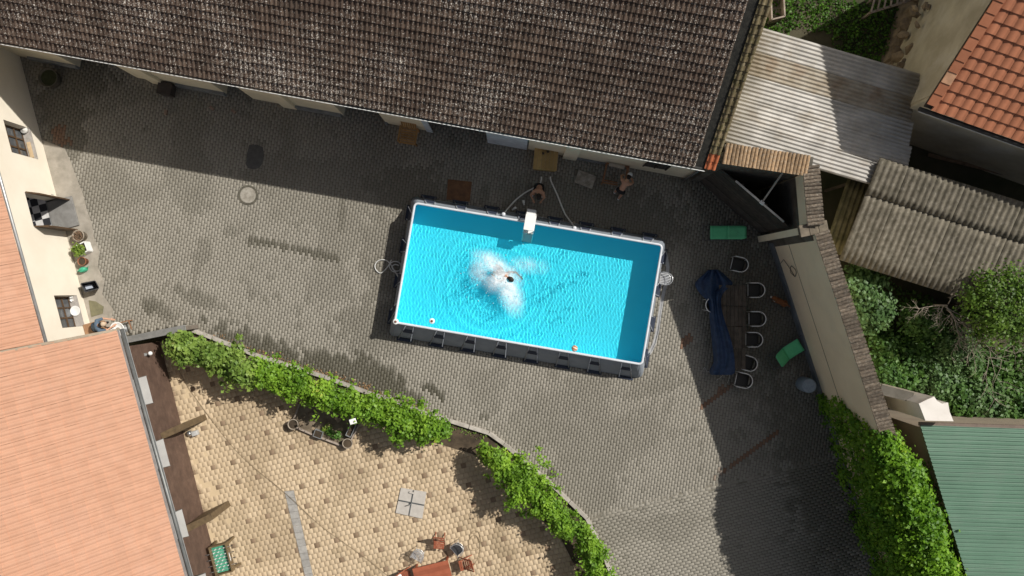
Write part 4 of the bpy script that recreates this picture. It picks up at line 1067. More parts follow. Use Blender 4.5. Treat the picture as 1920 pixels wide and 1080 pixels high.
# ---------------------------------------------------------------- on and around the pool
def smooth_path(pts, n=6):
    pts = [Vector(p) for p in pts]; out = []
    for i in range(len(pts)-1):
        p0, p1, p2, p3 = pts[max(i-1,0)], pts[i], pts[i+1], pts[min(i+2,len(pts)-1)]
        for k in range(n):
            t = k/n
            out.append(0.5*((2*p1)+(-p0+p2)*t+(2*p0-5*p1+4*p2-p3)*t*t+(-p0+3*p1-3*p2+p3)*t*t*t))
    out.append(pts[-1]); return out
def pxpath(l, n=6): return smooth_path([P(*q) for q in l], n)
white_pl = M('white_plastic', (0.80,0.80,0.78), (0.74,0.74,0.72), .4, 4, .02)
greyhose = M('grey_hose', (0.74,0.72,0.68), (0.66,0.64,0.6), .6, 8, .1)
lx = (P(994,415,1.7)-pc).dot(ux)
lad = thing('pool_ladder', 'white A-frame pool ladder with platform straddling the rim', 'ladder', tuple(pq(lx, hy)), world_parts=True)
for y0, y1 in ((hy+.62, hy+.22), (hy-.70, hy-.30)):
    for s in (-1, 1):
        b = MB(); b.tube([pq(lx+s*.20, y0, .03), pq(lx+s*.19, y1, 1.70), pq(lx+s*.19, y1, 1.72)], .022, 8); b.build('rail', white_pl, lad, True)
    for k in range(5):
        t = (k+.6)/5.6; y = y0+(y1-y0)*t; b = MB(); b.box(pq(lx, y, .03+1.67*t), (.36,.12,.035), math.atan2(ux.y, ux.x)); b.build('step', white_pl, lad)
b = MB(); b.box(pq(lx, hy-.04, 1.725), (.42,.60,.05), math.atan2(ux.y, ux.x)); b.build('platform', white_pl, lad, bevel=.015)
for s in (-1, 1):
    b = MB(); b.tube([pq(lx+s*.46, hy+.34, .02), pq(lx+s*.46, hy+.34, .5)], .016, 6); b.build('prop', white_pl, lad)
for nm, pts, lab in (('pool_hose', [(1015,331,.05),(1015,337,.04),(1011,346,.04),(1000,353,.04),(985,361,.04),(968,374,.05),(955,388,.2),(948,396,.6),(944,402,.95)], 'pale pump hose curving from wooden crate to pool, nearest the ladder steps'),
                     ('pool_hose', [(1032,331,.05),(1033,339,.04),(1038,350,.04),(1046,368,.04),(1053,386,.04),(1060,402,.06),(1068,413,.2),(1074,422,.6),(1077,428,.95)], 'pale pump hose running straight from wooden crate to pool rim')):
    b = MB(); b.tube(pxpath(pts), .032, 8); tag(b.build(nm, greyhose, None, True), lab, 'hose')
bpy.data.objects['pool_hose']['label'] = 'pale pump hose arching around the stooping man to the pool'
for i, (u, v, r, lab) in enumerate(((982,380,.5,'small pale hose connector lying by stooping man'), (964,391,-.6,'small pale hose connector lying near pool wall'))):
    b = MB(); d = Vector((math.cos(r+1.2), math.sin(r+1.2), 0)); c = P(u, v, .045); b.tube([c-d*.1, c-d*.02, c-d*.02, c+d*.1], [.035,.035,.05,.05], 10); tag(b.build('hose_connector', white_pl, None, True), lab, 'connector')
b = MB(); b.tube(pxpath([(734,487,.04),(729,497,.06),(721,507,.04),(713,512,.04),(705,506,.04),(703,497,.04),(709,489,.04),(719,487,.04),(727,490,.05),(734,498,.06),(740,508,.05),(747,520,.05),(742,511,.08),(735,508,.08),(730,500,.08),(733,493,.08),(741,490,.08),(749,493,.08),(752,501,.08),(747,508,.09),(739,507,.1),(735,500,.1),(741,496,.1),(748,498,.1)]), .022, 8)
tag(b.build('hose_coil', M('white_hose',(0.62,0.62,0.60),None,.5,4,.05), None, True), 'loosely coiled white hose on paving at end of pool', 'hose')
# ground cloth under the pool
gc_m = M('ground_cloth', (0.40,0.40,0.40), (0.30,0.30,0.31), .75, 4, .5, 12); 
edge = [(1247,458),(1252,478),(1256,500),(1252,530),(1245,560),(1240,590),(1236,620),(1230,645),(1222,662),(1212,672),(1207,690),(1203,699),(1188,698),(1171,692),(1165,698),(1100,688),(900,655),(763,632),(752,616),(748,600),(742,570),(752,500),(766,420),(774,374),(800,372),(1000,404),(1150,432)]
ring = [P(u, v) for u, v in edge]; cen = sum(ring, Vector())/len(ring); vs = []; m_ = len(ring)
for t, z in ((1.0,.008),(.992,.03),(.982,.012),(.965,.004)):
    for i, p in enumerate(ring):
        q = cen + (p-cen)*t; vs.append((q.x, q.y, z + .03*random.random()*(t > .99 and t < 1)))
fs = [(r*m_+i, r*m_+(i+1)%m_, (r+1)*m_+(i+1)%m_, (r+1)*m_+i) for r in range(3) for i in range(m_)]
gc = MB().add(vs, fs).build('ground_cloth', gc_m); tag(gc, 'crumpled grey ground cloth showing under pool edges', 'ground cloth')
b = MB(); cs = [(1171,684),(1182,685),(1193,685),(1204,687),(1203,700),(1190,699),(1178,695),(1169,692)]
top = [P(u, v, .16+.05*math.sin(i*1.7)) for i, (u, v) in enumerate(cs)]; c_ = sum(top, Vector())/len(top)+Vector((0,0,.07)); n = len(top)
b.add([c_]+top+[Vector((p.x,p.y,.0)) for p in top], [(0,1+(i+1)%n,1+i) for i in range(n)]+[(1+i,1+(i+1)%n,1+n+(i+1)%n,1+n+i) for i in range(n)])
tag(b.build('white_sheet', M('white_sheet',(0.62,0.60,0.57),(0.5,0.48,0.46),.8,6,.3)), 'folded white sheet lying at the pool corner', 'sheet')
# things afloat
ball = MB(); ball.lathe(P(1077,653,WZ)+Vector((0,0,-.05)), [(.125*math.sin(math.pi*k/14), .125-.125*math.cos(math.pi*k/14)) for k in range(1,14)], 20)
bm_, N, L, B = _nodes('ball_stripes')
tc = N.new('ShaderNodeTexCoord'); sp = N.new('ShaderNodeSeparateXYZ'); L.new(tc.outputs['Generated'], sp.inputs[0])
wv_ = N.new('ShaderNodeMath'); wv_.operation = 'PINGPONG'; wv_.inputs[1].default_value = .22; ad_ = N.new('ShaderNodeMath'); ad_.operation = 'MULTIPLY_ADD'; ad_.inputs[1].default_value = .5; L.new(sp.outputs[0], ad_.inputs[0]); L.new(sp.outputs[1], ad_.inputs[2]); L.new(ad_.outputs[0], wv_.inputs[0])
L.new(ramp(N, L, wv_.outputs[0], [(0.06,(0.72,0.66,0.58)),(0.09,(0.52,0.22,0.10))]), B.inputs['Base Color']); B.inputs['Roughness'].default_value = .5
tag(ball.build('ball', bm_, None, True), 'brown and white striped ball floating near pool edge', 'ball')
for nm, u, v, z, lab in (('chlorine_float', 810, 602, WZ, 'round white chlorine float with brown centre on the water'), ('skimmer_cap', 742, 603, RIM+.05, 'small round white cap sitting on pool rim corner')):
    t = thing(nm, lab, 'float' if 'chl' in nm else 'cap', tuple(P(u, v, z)))
    b = MB(); b.lathe((0,0,-.05), [(.06,0),(.11,.03),(.115,.07),(.09,.09),(.05,.095)], 18); b.build('ring', white_pl, t, True)
    b = MB(); b.lathe((0,0,.03), [(.048,0),(.05,.03),(.03,.045)], 12); b.build('centre', M('float_brown',(0.22,0.10,0.07),None,.6,4,.05), t, True)
# foam round the swimmer
gx2, gy2 = 120, 110
u_, v_ = np.meshgrid(np.linspace(868,1040,gx2), np.linspace(462,612,gy2), indexing='ij')
den = np.zeros_like(u_)
for cu, cv, ru, rv, ro, am in ((930,500,36,15,.65,1.0),(955,545,16,34,-.35,1.1),(942,522,26,20,0,1.15),(905,505,20,24,.3,.55),(985,498,30,14,.1,.35),(965,568,10,16,-.3,.55),(1010,500,24,16,0,.18)):
    c, s = math.cos(ro), math.sin(ro); x = ((u_-cu)*c+(v_-cv)*s)/ru; y = (-(u_-cu)*s+(v_-cv)*c)/rv
    den = np.maximum(den, am*np.exp(-(x*x+y*y)*.9))
nz = fbm(u_/9.0, v_/9.0, 61, 5); nz2 = fbm(u_/3.0, v_/3.0, 67, 3)
den = den*(0.55+0.9*nz) - .25*np.exp(-(((u_-919)/9)**2+((v_-511)/10)**2))
den = np.clip((den-.06)/.85, 0, 1)*np.clip(.75+.4*(nz2-.3), 0, 1)
edge_ = np.minimum.reduce([u_-868, 1040-u_, v_-462, 612-v_]); den *= np.clip(edge_/12, 0, 1)
zz = WZ + .012 + .05*den*nz + .015*den*nz2
s_ = (H-zz)/FPX
fv = np.stack([(u_-960)*s_, (540-v_)*s_, zz], -1).reshape(-1, 3)
ii, jj = np.meshgrid(np.arange(gx2-1), np.arange(gy2-1), indexing='ij'); q0 = (ii*gy2+jj).ravel()
fm = np_mesh('foam', fv, np.stack([q0, q0+1, q0+gy2+1, q0+gy2], 1), surf_mask=den.ravel())
foam_m, N, L, B = _nodes('foam'); at = N.new('ShaderNodeAttribute'); at.attribute_name = 'surf_mask'
B.inputs['Base Color'].default_value = (.80,.84,.88,1); B.inputs['Roughness'].default_value = .6
mu = N.new('ShaderNodeMath'); mu.operation = 'MULTIPLY'; mu.use_clamp = True; L.new(at.outputs['Fac'], mu.inputs[0])
L.new(ramp(N, L, noise(N, L, 22, 4, .7), [(0.3, .7), (0.62, 1.0)]), mu.inputs[1]); L.new(mu.outputs[0], B.inputs['Alpha'])
add_bump(N, L, B, noise(N, L, 30, 4), .3, .01)
fo = link('foam', fm, foam_m, None, True); stuff(fo); fo['label'] = 'white foam churned up around the swimmer'; fo['category'] = 'foam'
db = MB()
for i in range(110):
    t = random.random(); cu, cv = random.gauss(935, 30), random.gauss(522, 26); z = WZ + abs(random.gauss(.05, .12)); r = random.uniform(.008, .022)
    c = P(cu, cv, z); db.add([c+Vector((r,0,0)), c+Vector((-r,0,0)), c+Vector((0,r,0)), c+Vector((0,-r,0)), c+Vector((0,0,r)), c+Vector((0,0,-r))], [(0,2,4),(2,1,4),(1,3,4),(3,0,4),(2,0,5),(1,2,5),(3,1,5),(0,3,5)])
do_ = db.build('splash_drops', white_pl, None, True); stuff(do_); do_['label'] = 'water drops thrown up by the swimmer'; do_['category'] = 'splash'

# ================================================================ RIGHT SIDE FURNITURE
green_m, N, L, B = _nodes('green_sling')
tc = N.new('ShaderNodeTexCoord'); vo = N.new('ShaderNodeTexVoronoi'); vo.inputs['Scale'].default_value = 26; vo.inputs['Randomness'].default_value = 0.0; L.new(tc.outputs['Object'], vo.inputs['Vector'])
L.new(ramp(N, L, vo.outputs['Distance'], [(0.16,(0.03,0.12,0.05)),(0.22,(0.16,0.68,0.32))]), B.inputs['Base Color']); B.inputs['Roughness'].default_value = .6
green_p = M('green_fabric', (0.16,0.70,0.33), (0.14,0.64,0.30), .65, 5, .15)
dark_tube = M('dark_tube', (0.12,0.12,0.12), None, .4, 3, .0, metal=.4); lt_tube = M('steel_tube', (0.88,0.86,0.82), (0.82,0.80,0.76), .35, 4, .0, metal=.0)
def lounger(label, loc, rz, ang, mat):
    t = thing('sun_lounger', label, 'sun lounger', loc, rz, 'green sun loungers')
    W = .28; x0, xs, x1 = -.87, .12, .87
    pts = [(x0,-W,.3),(x0+.05,-W-.02,.3),(xs,-W-.02,.3),(xs+.75*math.cos(.0),-W-.02,.3),(x1,-W+.05,.3),(x1,W-.05,.3),(xs+.75,W+.02,.3),(xs,W+.02,.3),(x0+.05,W+.02,.3),(x0,W,.3)]
    b = MB(); b.tube(smooth_path(pts, 3) + [Vector(pts[0])], .014, 8); b.build('frame', dark_tube, t, True)
    for x in (-.6, .05, .62):
        b = MB(); b.tube(smooth_path([(x,-W-.02,.3),(x+.04,-W-.01,.02),(x+.04,W+.01,.02),(x,W+.02,.3)], 3), .013, 6); b.build('leg', dark_tube, t, True)
    def panel(x0, x1, z0, z1, nm, m):
        vs = []; n = 8
        for i in range(n+1):
            f = i/n; x = x0+(x1-x0)*f; z = z0+(z1-z0)*f - .02*math.sin(math.pi*f)
            hw = W*.97 - (0.05*max(0, f-.85)/.15 if nm == 'backrest' else 0)
            for y in (-1, -.5, 0, .5, 1): vs.append((x, y*hw, z-.018*(1-y*y)))
        o = MB().add(vs, [(5*i+k, 5*i+5+k, 5*i+6+k, 5*i+1+k) for i in range(n) for k in range(4)]).build(nm, m, t, True)
        sm = o.modifiers.new('thickness','SOLIDIFY'); sm.thickness = .012
    panel(-.58, xs+.012, .32, .32, 'seat', green_p)
    panel(xs, xs+.75*math.cos(ang), .32, .32+.75*math.sin(ang), 'backrest', mat)
    if ang > .1:
        e = (xs+.5*math.cos(ang), .32+.5*math.sin(ang)-.03)
        for s in (-1, 1):
            b = MB(); b.tube([(e[0], s*W*.9, e[1]), (xs+.65, s*W, .3)], .01, 6); b.build('back_support', dark_tube, t)
    return t
lounger('green sun lounger lying flat with perforated sling beside dark gate', tuple(P(1355,437)), 0.0, .06, green_m)
lounger('green sun lounger with raised back set against tan boundary wall', tuple(P(1474,659)), math.radians(32+180), .75, green_p)

rattan = M('black_rattan', (0.055,0.05,0.044), (0.035,0.032,0.028), .6, 60, .5, 120)
def armchair():
    t = thing('garden_armchair', '', 'chair', (0,0,0), 0, 'armchairs round the long dark table')
    R_ = .29; arc = [(-.24,R_,.655),(-.1,R_,.665),(.03,R_,.675)] + [(.03+R_*math.sin(a)*.95, R_*math.cos(a), .675+.07*math.sin(a)) for a in [math.pi*k/10 for k in range(1,10)]] + [(.03,-R_,.675),(-.1,-R_,.665),(-.24,-R_,.655)]
    b = MB(); b.tube(arc, .019, 8); b.build('arm_rail', lt_tube, t, True)
    b = MB(); b.tube([(-.285,-.235,.445),(-.285,.235,.445)], .0125, 8); b.build('front_rail', lt_tube, t, True)
    vs = []; 
    for i in range(7):
        x = -.27+.5*i/6; hw = .25 if x < .1 else .25*math.sqrt(max(.15, 1-((x-.1)/.2)**2))
        for y in (-1,-.5,0,.5,1): vs.append((x, y*hw, .44-.012*(1-y*y)))
    o = MB().add(vs, [(5*i+k,5*i+5+k,5*i+6+k,5*i+1+k) for i in range(6) for k in range(4)]).build('seat', rattan, t, True); o.modifiers.new('thickness','SOLIDIFY').thickness = .03
    vs = []
    for k in range(11):
        a = math.pi*(.08+.84*k/10)
        for z in (.47, .58, .70): vs.append((.03+(R_-.015)*math.sin(a)*.95, (R_-.015)*math.cos(a), z+(.05*math.sin(a) if z > .6 else 0)))
    o = MB().add(vs, [(3*i+k,3*i+3+k,3*i+4+k,3*i+1+k) for i in range(10) for k in range(2)]).build('backrest', rattan, t, True); o.modifiers.new('thickness','SOLIDIFY').thickness = .01
    for x, y, tx, ty in ((-.25,.27,-.235,R_),(-.25,-.27,-.235,-R_),(.27,.2,.2,.22),(.27,-.2,.2,-.22)):
        b = MB(); b.tube([(tx,ty,.65),(tx,ty,.44),(x,y,0)], .013, 6); b.build('leg', lt_tube, t, True)
    return t
ch0 = armchair(); 
spots = [(1388,496,-13,'black garden armchair set apart beyond the tarpaulin end of the table'), (1419,544,0,'black garden armchair at the long table nearest the brown dog'),
         (1421,598,0,'black garden armchair at the long table, next after the one by the dog'), (1415,637,0,'black garden armchair at the long table beside the tilted green lounger'),
         (1405,682,-16,'black garden armchair turned slightly, near the table corner'), (1396,714,-12,'black garden armchair past the end of the long table'), (1337,572,180,'black garden armchair half hidden beneath blue tarpaulin')]
for i, (u, v, r, lab) in enumerate(spots):
    c = P(u, v, .68); c.z = 0
    if i == 0: ch0.location = c; ch0.rotation_euler = (0,0,math.radians(r)); ch0['label'] = lab
    else: dup(ch0, c, math.radians(r), lab)
tw_ = M('dark_table_wood', (0.115,0.092,0.07), (0.07,0.056,0.043), .8, 5, .3, 50, rnd=.2)
tb_ = thing('long_table', 'long dark plank table beside row of black armchairs', 'table', tuple(P(1372,613)), world_parts=True)
tA = [P(u, v, .74) for u, v in ((1348,534),(1399,535),(1398,693),(1347,692))]
for i in range(7):
    f0, f1 = i/7+.006, (i+1)/7-.006
    for g0, g1 in ((.002,.245),(.255,.485),(.495,.745),(.755,.998)):
        cr = [tA[0].lerp(tA[1], f).lerp(tA[3].lerp(tA[2], f), g_) for f, g_ in ((f0,g1),(f1,g1),(f1,g0),(f0,g0))]
        b = MB(); b.hexa([p-Vector((0,0,.03)) for p in cr], cr); b.build('plank', tw_, tb_)
for f, g_ in ((.12,.06),(.88,.06),(.12,.5),(.88,.5),(.12,.94),(.88,.94)):
    p = tA[0].lerp(tA[1], f).lerp(tA[3].lerp(tA[2], f), g_); b = MB(); b.beam(Vector((p.x,p.y,0)), p-Vector((0,0,.03)), .08, .08); b.build('leg', tw_, tb_)
for f in (.12, .88):
    b = MB(); p = tA[0].lerp(tA[1], f).lerp(tA[3].lerp(tA[2], f), .06); q = tA[0].lerp(tA[1], f).lerp(tA[3].lerp(tA[2], f), .94); b.beam(p-Vector((0,0,.075)), q-Vector((0,0,.075)), .04, .08); b.build('apron_rail', tw_, tb_)
# tarpaulin: stations (left px, right px), crumpled sheet draped over the table edge and a chair
st = [((1327,506),(1347,505)),((1318,515),(1356,512)),((1306,525),(1368,524)),((1301,534),(1377,531)),((1308,545),(1368,539)),((1316,555),(1356,548)),((1326,562),(1352,557)),((1330,575),(1351,570)),((1330,595),(1355,590)),((1332,615),(1362,612)),((1334,635),(1370,634)),((1336,655),(1375,654)),((1338,672),(1377,670)),((1338,682),(1378,681)),((1331,690),(1378,690)),((1329,698),(1379,699)),((1333,703),(1372,703))]
cols = 15; vs = []
for i, (l, r) in enumerate(st):
    for k in range(cols):
        f = k/(cols-1); u = l[0]+(r[0]-l[0])*f; v = l[1]+(r[1]-l[1])*f
        drop = (1-min(1, min(f, 1-f)*6))
        onT = u > 1347
        z = .80 if 4 < i else .62
        z += .10*math.sin(f*17+i*.3) * (1.2 if i < 7 else .6) + .05*math.sin(i*1.9+f*4)*(1 if i < 7 else .2) + .02*random.random()
        if i in (6, 7, 8): z += .06
        if i >= 13: z -= .05*(i-12) - .05*math.sin(f*25)
        z -= drop*(.28 if not onT else .03)
        if onT and i >= 4: z = max(z, .775)
        vs.append(P(u, v, z))
n = len(st)
tp = MB().add(vs, [(i*cols+k, (i+1)*cols+k, (i+1)*cols+k+1, i*cols+k+1) for i in range(n-1) for k in range(cols-1)])
tarp = tp.build('tarpaulin', M('blue_tarp', (0.028,0.058,0.125), (0.014,0.03,0.07), .5, 5, .9, 9), None, True)
sm = tarp.modifiers.new('subdivision','SUBSURF'); sm.levels = sm.render_levels = 2
sm = tarp.modifiers.new('thickness','SOLIDIFY'); sm.thickness = .008
tag(tarp, 'crumpled dark blue tarpaulin draped along the long table', 'tarpaulin')
cordm = M('white_cord', (0.6,0.58,0.54), None, .7, 4, .1)
for pts, lab in (([(1342,690,.62),(1334,695,.3),(1326,697,.06),(1321,689,.03),(1316,697,.03)], 'thin white tarpaulin cord trailing loose toward the pool'), ([(1356,702,.6),(1352,707,.3),(1343,713,.03)], 'thin white tarpaulin cord hanging at the table end, slanting outward'), ([(1368,703,.6),(1367,709,.3),(1364,718,.03)], 'thin white tarpaulin cord hanging straight off the table end')):
    b = MB(); b.tube(pxpath(pts), .008, 6); tag(b.build('cord', cordm, None, True), lab, 'cord')
bar = thing('barrel', 'blue grey plastic barrel with lid at foot of boundary wall', 'barrel', tuple(P(1504,719)))
b = MB(); b.lathe((0,0,0), [(.25,0),(.29,.05),(.30,.3),(.29,.33),(.30,.36),(.29,.72),(.26,.78)], 22); b.build('body', M('barrel_blue',(0.22,0.28,0.34),(0.17,0.22,0.27),.5,4,.05), bar, True)
b = MB(); b.lathe((0,0,.781), [(.27,0),(.275,.04),(.25,.05),(.20,.045)], 22); lid = b.build('lid', M('barrel_lid',(0.34,0.40,0.46),(0.26,0.31,0.37),.5,14,.2), bar, True)
a_, z_ = w1.hit(1489,508)
b = MB(); b.tube([w1.pt(a_+.22*math.cos(t), .04+.02*math.sin(t*3), z_+.26*math.sin(t)) for t in [2*math.pi*k/28 for k in range(57)]] + [w1.pt(a_-.2,.05,z_-.3), w1.pt(a_-.5,.05,z_-.6), w1.pt(a_-.35,.08,.6)], .013, 6)
tag(b.build('cable_coil', M('black_cable',(0.06,0.055,0.05),None,.6,4,.05), None, True), 'coil of black cable hanging on the tan boundary wall', 'cable')

# ================================================================ ALONG THE BARN
wood1 = M('honey_wood', (0.42,0.25,0.10), (0.28,0.155,0.06), .7, 5, .3, 50, rnd=.15)
wood2 = M('yellow_wood', (0.52,0.36,0.15), (0.36,0.235,0.09), .75, 3, .3, 50, rnd=.15, dirt=(0.22,0.15,0.06), dscale=3, damt=.6)
tub = thing('round_tub', 'dark round tub on paving in shaded barn corner', 'tub', tuple(P(101,150)))
b = MB(); b.lathe((0,0,0), [(.26,0),(.33,.02),(.38,.42),(.39,.45),(.36,.45),(.33,.36)], 24); b.build('body', M('tub_clay',(0.13,0.115,0.09),(0.08,0.075,0.06),.9,6,.3), tub, True)
b = MB(); b.lathe((0,0,.34), [(.33,0),(.32,.02),(.1,.03)], 20); b.build('soil', M('tub_soil',(0.045,0.05,0.025),(0.03,0.035,0.015),.95,9,.6), tub)
bx_ = thing('wooden_box', 'small dark lidded wooden box standing against barn wall', 'box', tuple(P(318,171)), -.17)
b = MB(); b.box((0,0,.24), (.52,.46,.48)); b.build('body', M('box_wood',(0.06,0.05,0.045),None,.8,5,.3), bx_, bevel=.01)
b = MB(); b.box((0,0,.505), (.56,.50,.045)); b.build('lid', M('box_wood',(0,0,0)), bx_, bevel=.008)
brickm = M('loose_brick', (0.34,0.25,0.20), (0.24,0.16,0.12), .9, 9, .4)
for i, (u, v, r, lab) in enumerate(((311,211,1.4,'loose pale brick on paving below the wooden box'), (397,203,-.7,'loose grey brick on paving between barn doors'), (438,209,-.6,'loose grey brick in front of the narrow barn door'))):
    b = MB(); b.box(tuple(P(u,v,.05)), (.2,.11,.1), r); tag(b.build('brick', brickm, None, bevel=.006), lab, 'brick')
b = MB(); c = P(614,241,.03); b.tube([c+Vector((.17*math.cos(t), .17*math.sin(t), 0)) for t in [2*math.pi*k/26 for k in range(26)]], .012, 6, closed=True)
tag(b.build('hoop', M('hoop_steel',(0.3,0.27,0.22),None,.5,3,.05,metal=.4), None, True), 'thin metal hoop lying flat in front of barn', 'hoop')
patch_ = MB().prism(gpoly([(467,272),(480,271),(493,276),(495,290),(492,306),(486,315),(476,318),(465,315),(461,308),(463,290)]), .001, .008).build('asphalt_patch', M('asphalt_patch',(0.10,0.098,0.092),(0.075,0.073,0.07),.85,6,.3)); tag(patch_, 'dark asphalt patch in the barn shadow', 'mat')  # patch of asphalt flush with the paving
mh = thing('manhole', 'round iron manhole cover with concrete ring in the paving', 'manhole', tuple(P(465,366,0)))
b = MB(); b.lathe((0,0,-.01), [(.41,0),(.41,.022),(.33,.022),(.33,.008)], 30); b.build('ring', M('mh_ring',(0.12,0.11,0.085),(0.07,0.065,0.05),.9,6,.3), mh)
b = MB(); b.lathe((0,0,-.01), [(.318,0),(.318,.026),(.29,.030),(.05,.030)], 30); b.build('cover', M('mh_cover',(0.36,0.335,0.29),(0.22,0.20,0.165),.8,5,.4,40), mh)
# wooden garden chair by the barn door
gc0 = thing('wooden_chair', 'honey coloured slatted wooden armchair against barn wall', 'chair', tuple(P(768,258)), math.radians(-10))
for i in range(6):
    b = MB(); b.box((0, -.30+i*.1, .40), (.62,.08,.025)); b.build('seat_slat', wood1, gc0)
for i in range(7):
    b = MB(); b.beam((-.27+i*.09, .27, .42), (-.27+i*.09, .42, 1.0), .07, .022); b.build('back_slat', wood1, gc0)
b = MB(); b.beam((-.33,.425,1.01),(.33,.425,1.01),.05,.06); b.build('top_rail', wood1, gc0)
for s in (-1, 1):
    b = MB(); b.box((s*.34, 0, .60), (.08,.66,.03)); b.build('armrest', wood1, gc0)
    for y in (-.28, .3):
        b = MB(); b.box((s*.34, y, .29), (.06,.06,.58)); b.build('leg', wood1, gc0)
# pump crate with planked top
cr0 = thing('wooden_crate', 'yellowish wooden crate with planked lid over pool pump', 'crate', tuple(P(1022,303)), math.radians(-5.5))
for i in range(6):
    b = MB(); b.box((-.40+i*.16, 0, .60), (.153,.86,.03)); b.build('lid_plank', wood2, cr0)
for y in (-.38, .38):
    for i in range(3):
        b = MB(); b.box((0, y, .14+i*.19), (.88,.025,.17)); b.build('side_board', wood2, cr0)
for x in (-.43, .43):
    b = MB(); b.box((x, 0, .29), (.03,.72,.55)); b.build('end_board', wood2, cr0)
for x, y, lab in ((-.12,.22,'small dark jar standing on the wooden crate'), (.06,.3,'small black can on the wooden crate by barn')):
    c = cr0.location + Matrix.Rotation(math.radians(-5.5),3,'Z') @ Vector((x,y,.616)); b = MB(); b.lathe(c, [(.04,0),(.05,.01),(.05,.09),(.035,.11)], 14); tag(b.build('jar', M('dark_jar',(0.06,0.045,0.03),None,.4,4,.02), None, True), lab, 'jar')
rs = MB().prism(gpoly([(840,336),(885,341),(881,378),(837,374)]), .004, .022).build('rusty_plate', M('rusty_plate',(0.20,0.10,0.05),(0.11,0.06,0.035),.85,3,.4,30)); tag(rs, 'square rusty steel plate lying on dark paving', 'plate')
gp_ = MB().prism(gpoly([(1085,319),(1117,331),(1110,355),(1076,342)]), .06, .10).build('stone_slab', M('pale_slab',(0.42,0.38,0.33),(0.22,0.19,0.15),.85,4.5,.3)); tag(gp_, 'pale stained stone slab lying near the wooden crate', 'slab')
wf0 = thing('timber_stand', 'open rectangular reddish timber stand under the bending man, by barn', 'stand', tuple(P(1152,325)), world_parts=True)
wood3 = M('reddish_timber', (0.30,0.155,0.08), (0.20,0.10,0.055), .7, 6, .3)
for p, q, w in (((1138,307,.5),(1130,342,.5),.06), ((1130,342,.5),(1158,347,.5),.06), ((1178,313,.5),(1172,345,.5),.10), ((1137,306,.5),(1180,313,.5),.06), ((1133,338,.1),(1158,343,.1),.05)):
    b = MB(); b.beam(P(*p), P(*q), w, .06); b.build('bar', wood3, wf0)
b = MB(); b.beam(P(1142,308,.56), P(1171,314,.56), .14, .03); b.build('board', M('pale_board',(0.5,0.44,0.36),None,.8,4,.2), wf0)
for p in ((1138,307),(1130,342),(1178,313),(1172,345)):
    c = P(*p, .5); b = MB(); b.beam(Vector((c.x,c.y,0)), c, .06, .06); b.build('leg', wood3, wf0)
# ================================================================ BY THE CREAM HOUSE
terra = M('terracotta', (0.30,0.13,0.07), (0.22,0.09,0.05), .85, 6, .2)
potgrey = M('grey_pot', (0.34,0.29,0.23), (0.25,0.21,0.165), .9, 6, .3)
dryb = M('dry_stems', (0.30,0.20,0.13), (0.20,0.13,0.08), .95, 9, .4)
leaf_lime = leafmat('leaf_lime', (0.13,0.23,0.03), (0.32,0.42,0.07), .25)
leaf_veg = leafmat('leaf_veg', (0.05,0.15,0.02), (0.14,0.30,0.04), .25)
def pot(name, label, u, v, r, h, mat, fill=None, cat='pot'):
    c = P(u, v, h); c.z = 0
    t = thing(name, label, cat, tuple(c))
    b = MB(); b.lathe((0,0,0), [(r*.72,0),(r*.78,.01),(r*.96,h*.86),(r*1.04,h*.87),(r*1.04,h),(r*.9,h),(r*.86,h*.86)], 22); b.build('body', mat, t, True)
    b = MB(); b.lathe((0,0,h*.84), [(r*.86,0),(r*.85,.02),(r*.2,.03)], 18); b.build('soil', soil, t)
    return t
t = pot('plant_pot', 'round grey pot of dry stems beside open entrance door', 146, 442, .23, .42, potgrey)
b = MB()
for i in range(60):
    a = random.random()*6.28; r = .18*math.sqrt(random.random()); p = Vector((r*math.cos(a), r*math.sin(a), .36)); q = p + Vector((random.gauss(0,.07), random.gauss(0,.07), random.uniform(.04,.16))); b.tube([p, q], .008, 4)
stuff(b.build('dry_stems', dryb, t))
pl = thing('planter_box', 'white square planter full of lime green leaves by cream wall', 'planter', tuple(P(150,470)), world_parts=True)
A = [P(u, v, .42) for u, v in ((136,464),(158,453),(164,470),(146,480))]
for i in range(4):
    p, q = A[i], A[(i+1)%4]; b = MB(); b.beam(Vector((p.x,p.y,.21)), Vector((q.x,q.y,.21)), .045, .42); b.build('side', whitem, pl)
b = MB(); b.hexa([Vector((p.x,p.y,.01)) for p in A[::-1]], [Vector((p.x,p.y,.34)) for p in A[::-1]]); b.build('soil', soil, pl)
c = sum(A, Vector())/4 - Vector((.06,0.02,0)); cs, ns = crown_points((c.x, c.y, .46), (.26,.22,.12), 26, 14, .05)
stuff(link('leaves', leaf_mesh('leaves', cs, ns, .085), leaf_lime, pl))
pot('plant_pot', 'brown glazed pot between white planter and green watering can', 153, 490, .17, .32, terra)
wc = thing('watering_can', 'bright green plastic watering can by cream wall', 'watering can', tuple(P(159,506)), math.radians(25))
wcg = M('can_green', (0.06,0.40,0.24), (0.05,0.34,0.20), .4, 5, .02)
b = MB(); b.lathe((0,0,0), [(.12,0),(.13,.02),(.125,.22),(.10,.26),(.06,.28)], 18, 1.25, .8); b.build('body', wcg, wc, True)
b = MB(); b.tube([(.12,0,.06),(.25,0,.2),(.33,0,.30)], [.025,.018,.015], 8); b.build('spout', wcg, wc, True)
b = MB(); b.tube(smooth_path([(-.13,0,.06),(-.2,0,.18),(-.12,0,.33),(.04,0,.30)], 4), .014, 8); b.build('handle', wcg, wc, True)
cb = thing('black_crate', 'open black plastic crate with pale lining beside cream wall', 'crate', tuple(P(168,540)), world_parts=True)
blackp = M('black_plastic', (0.055,0.056,0.058), (0.04,0.04,0.042), .5, 5, .05)
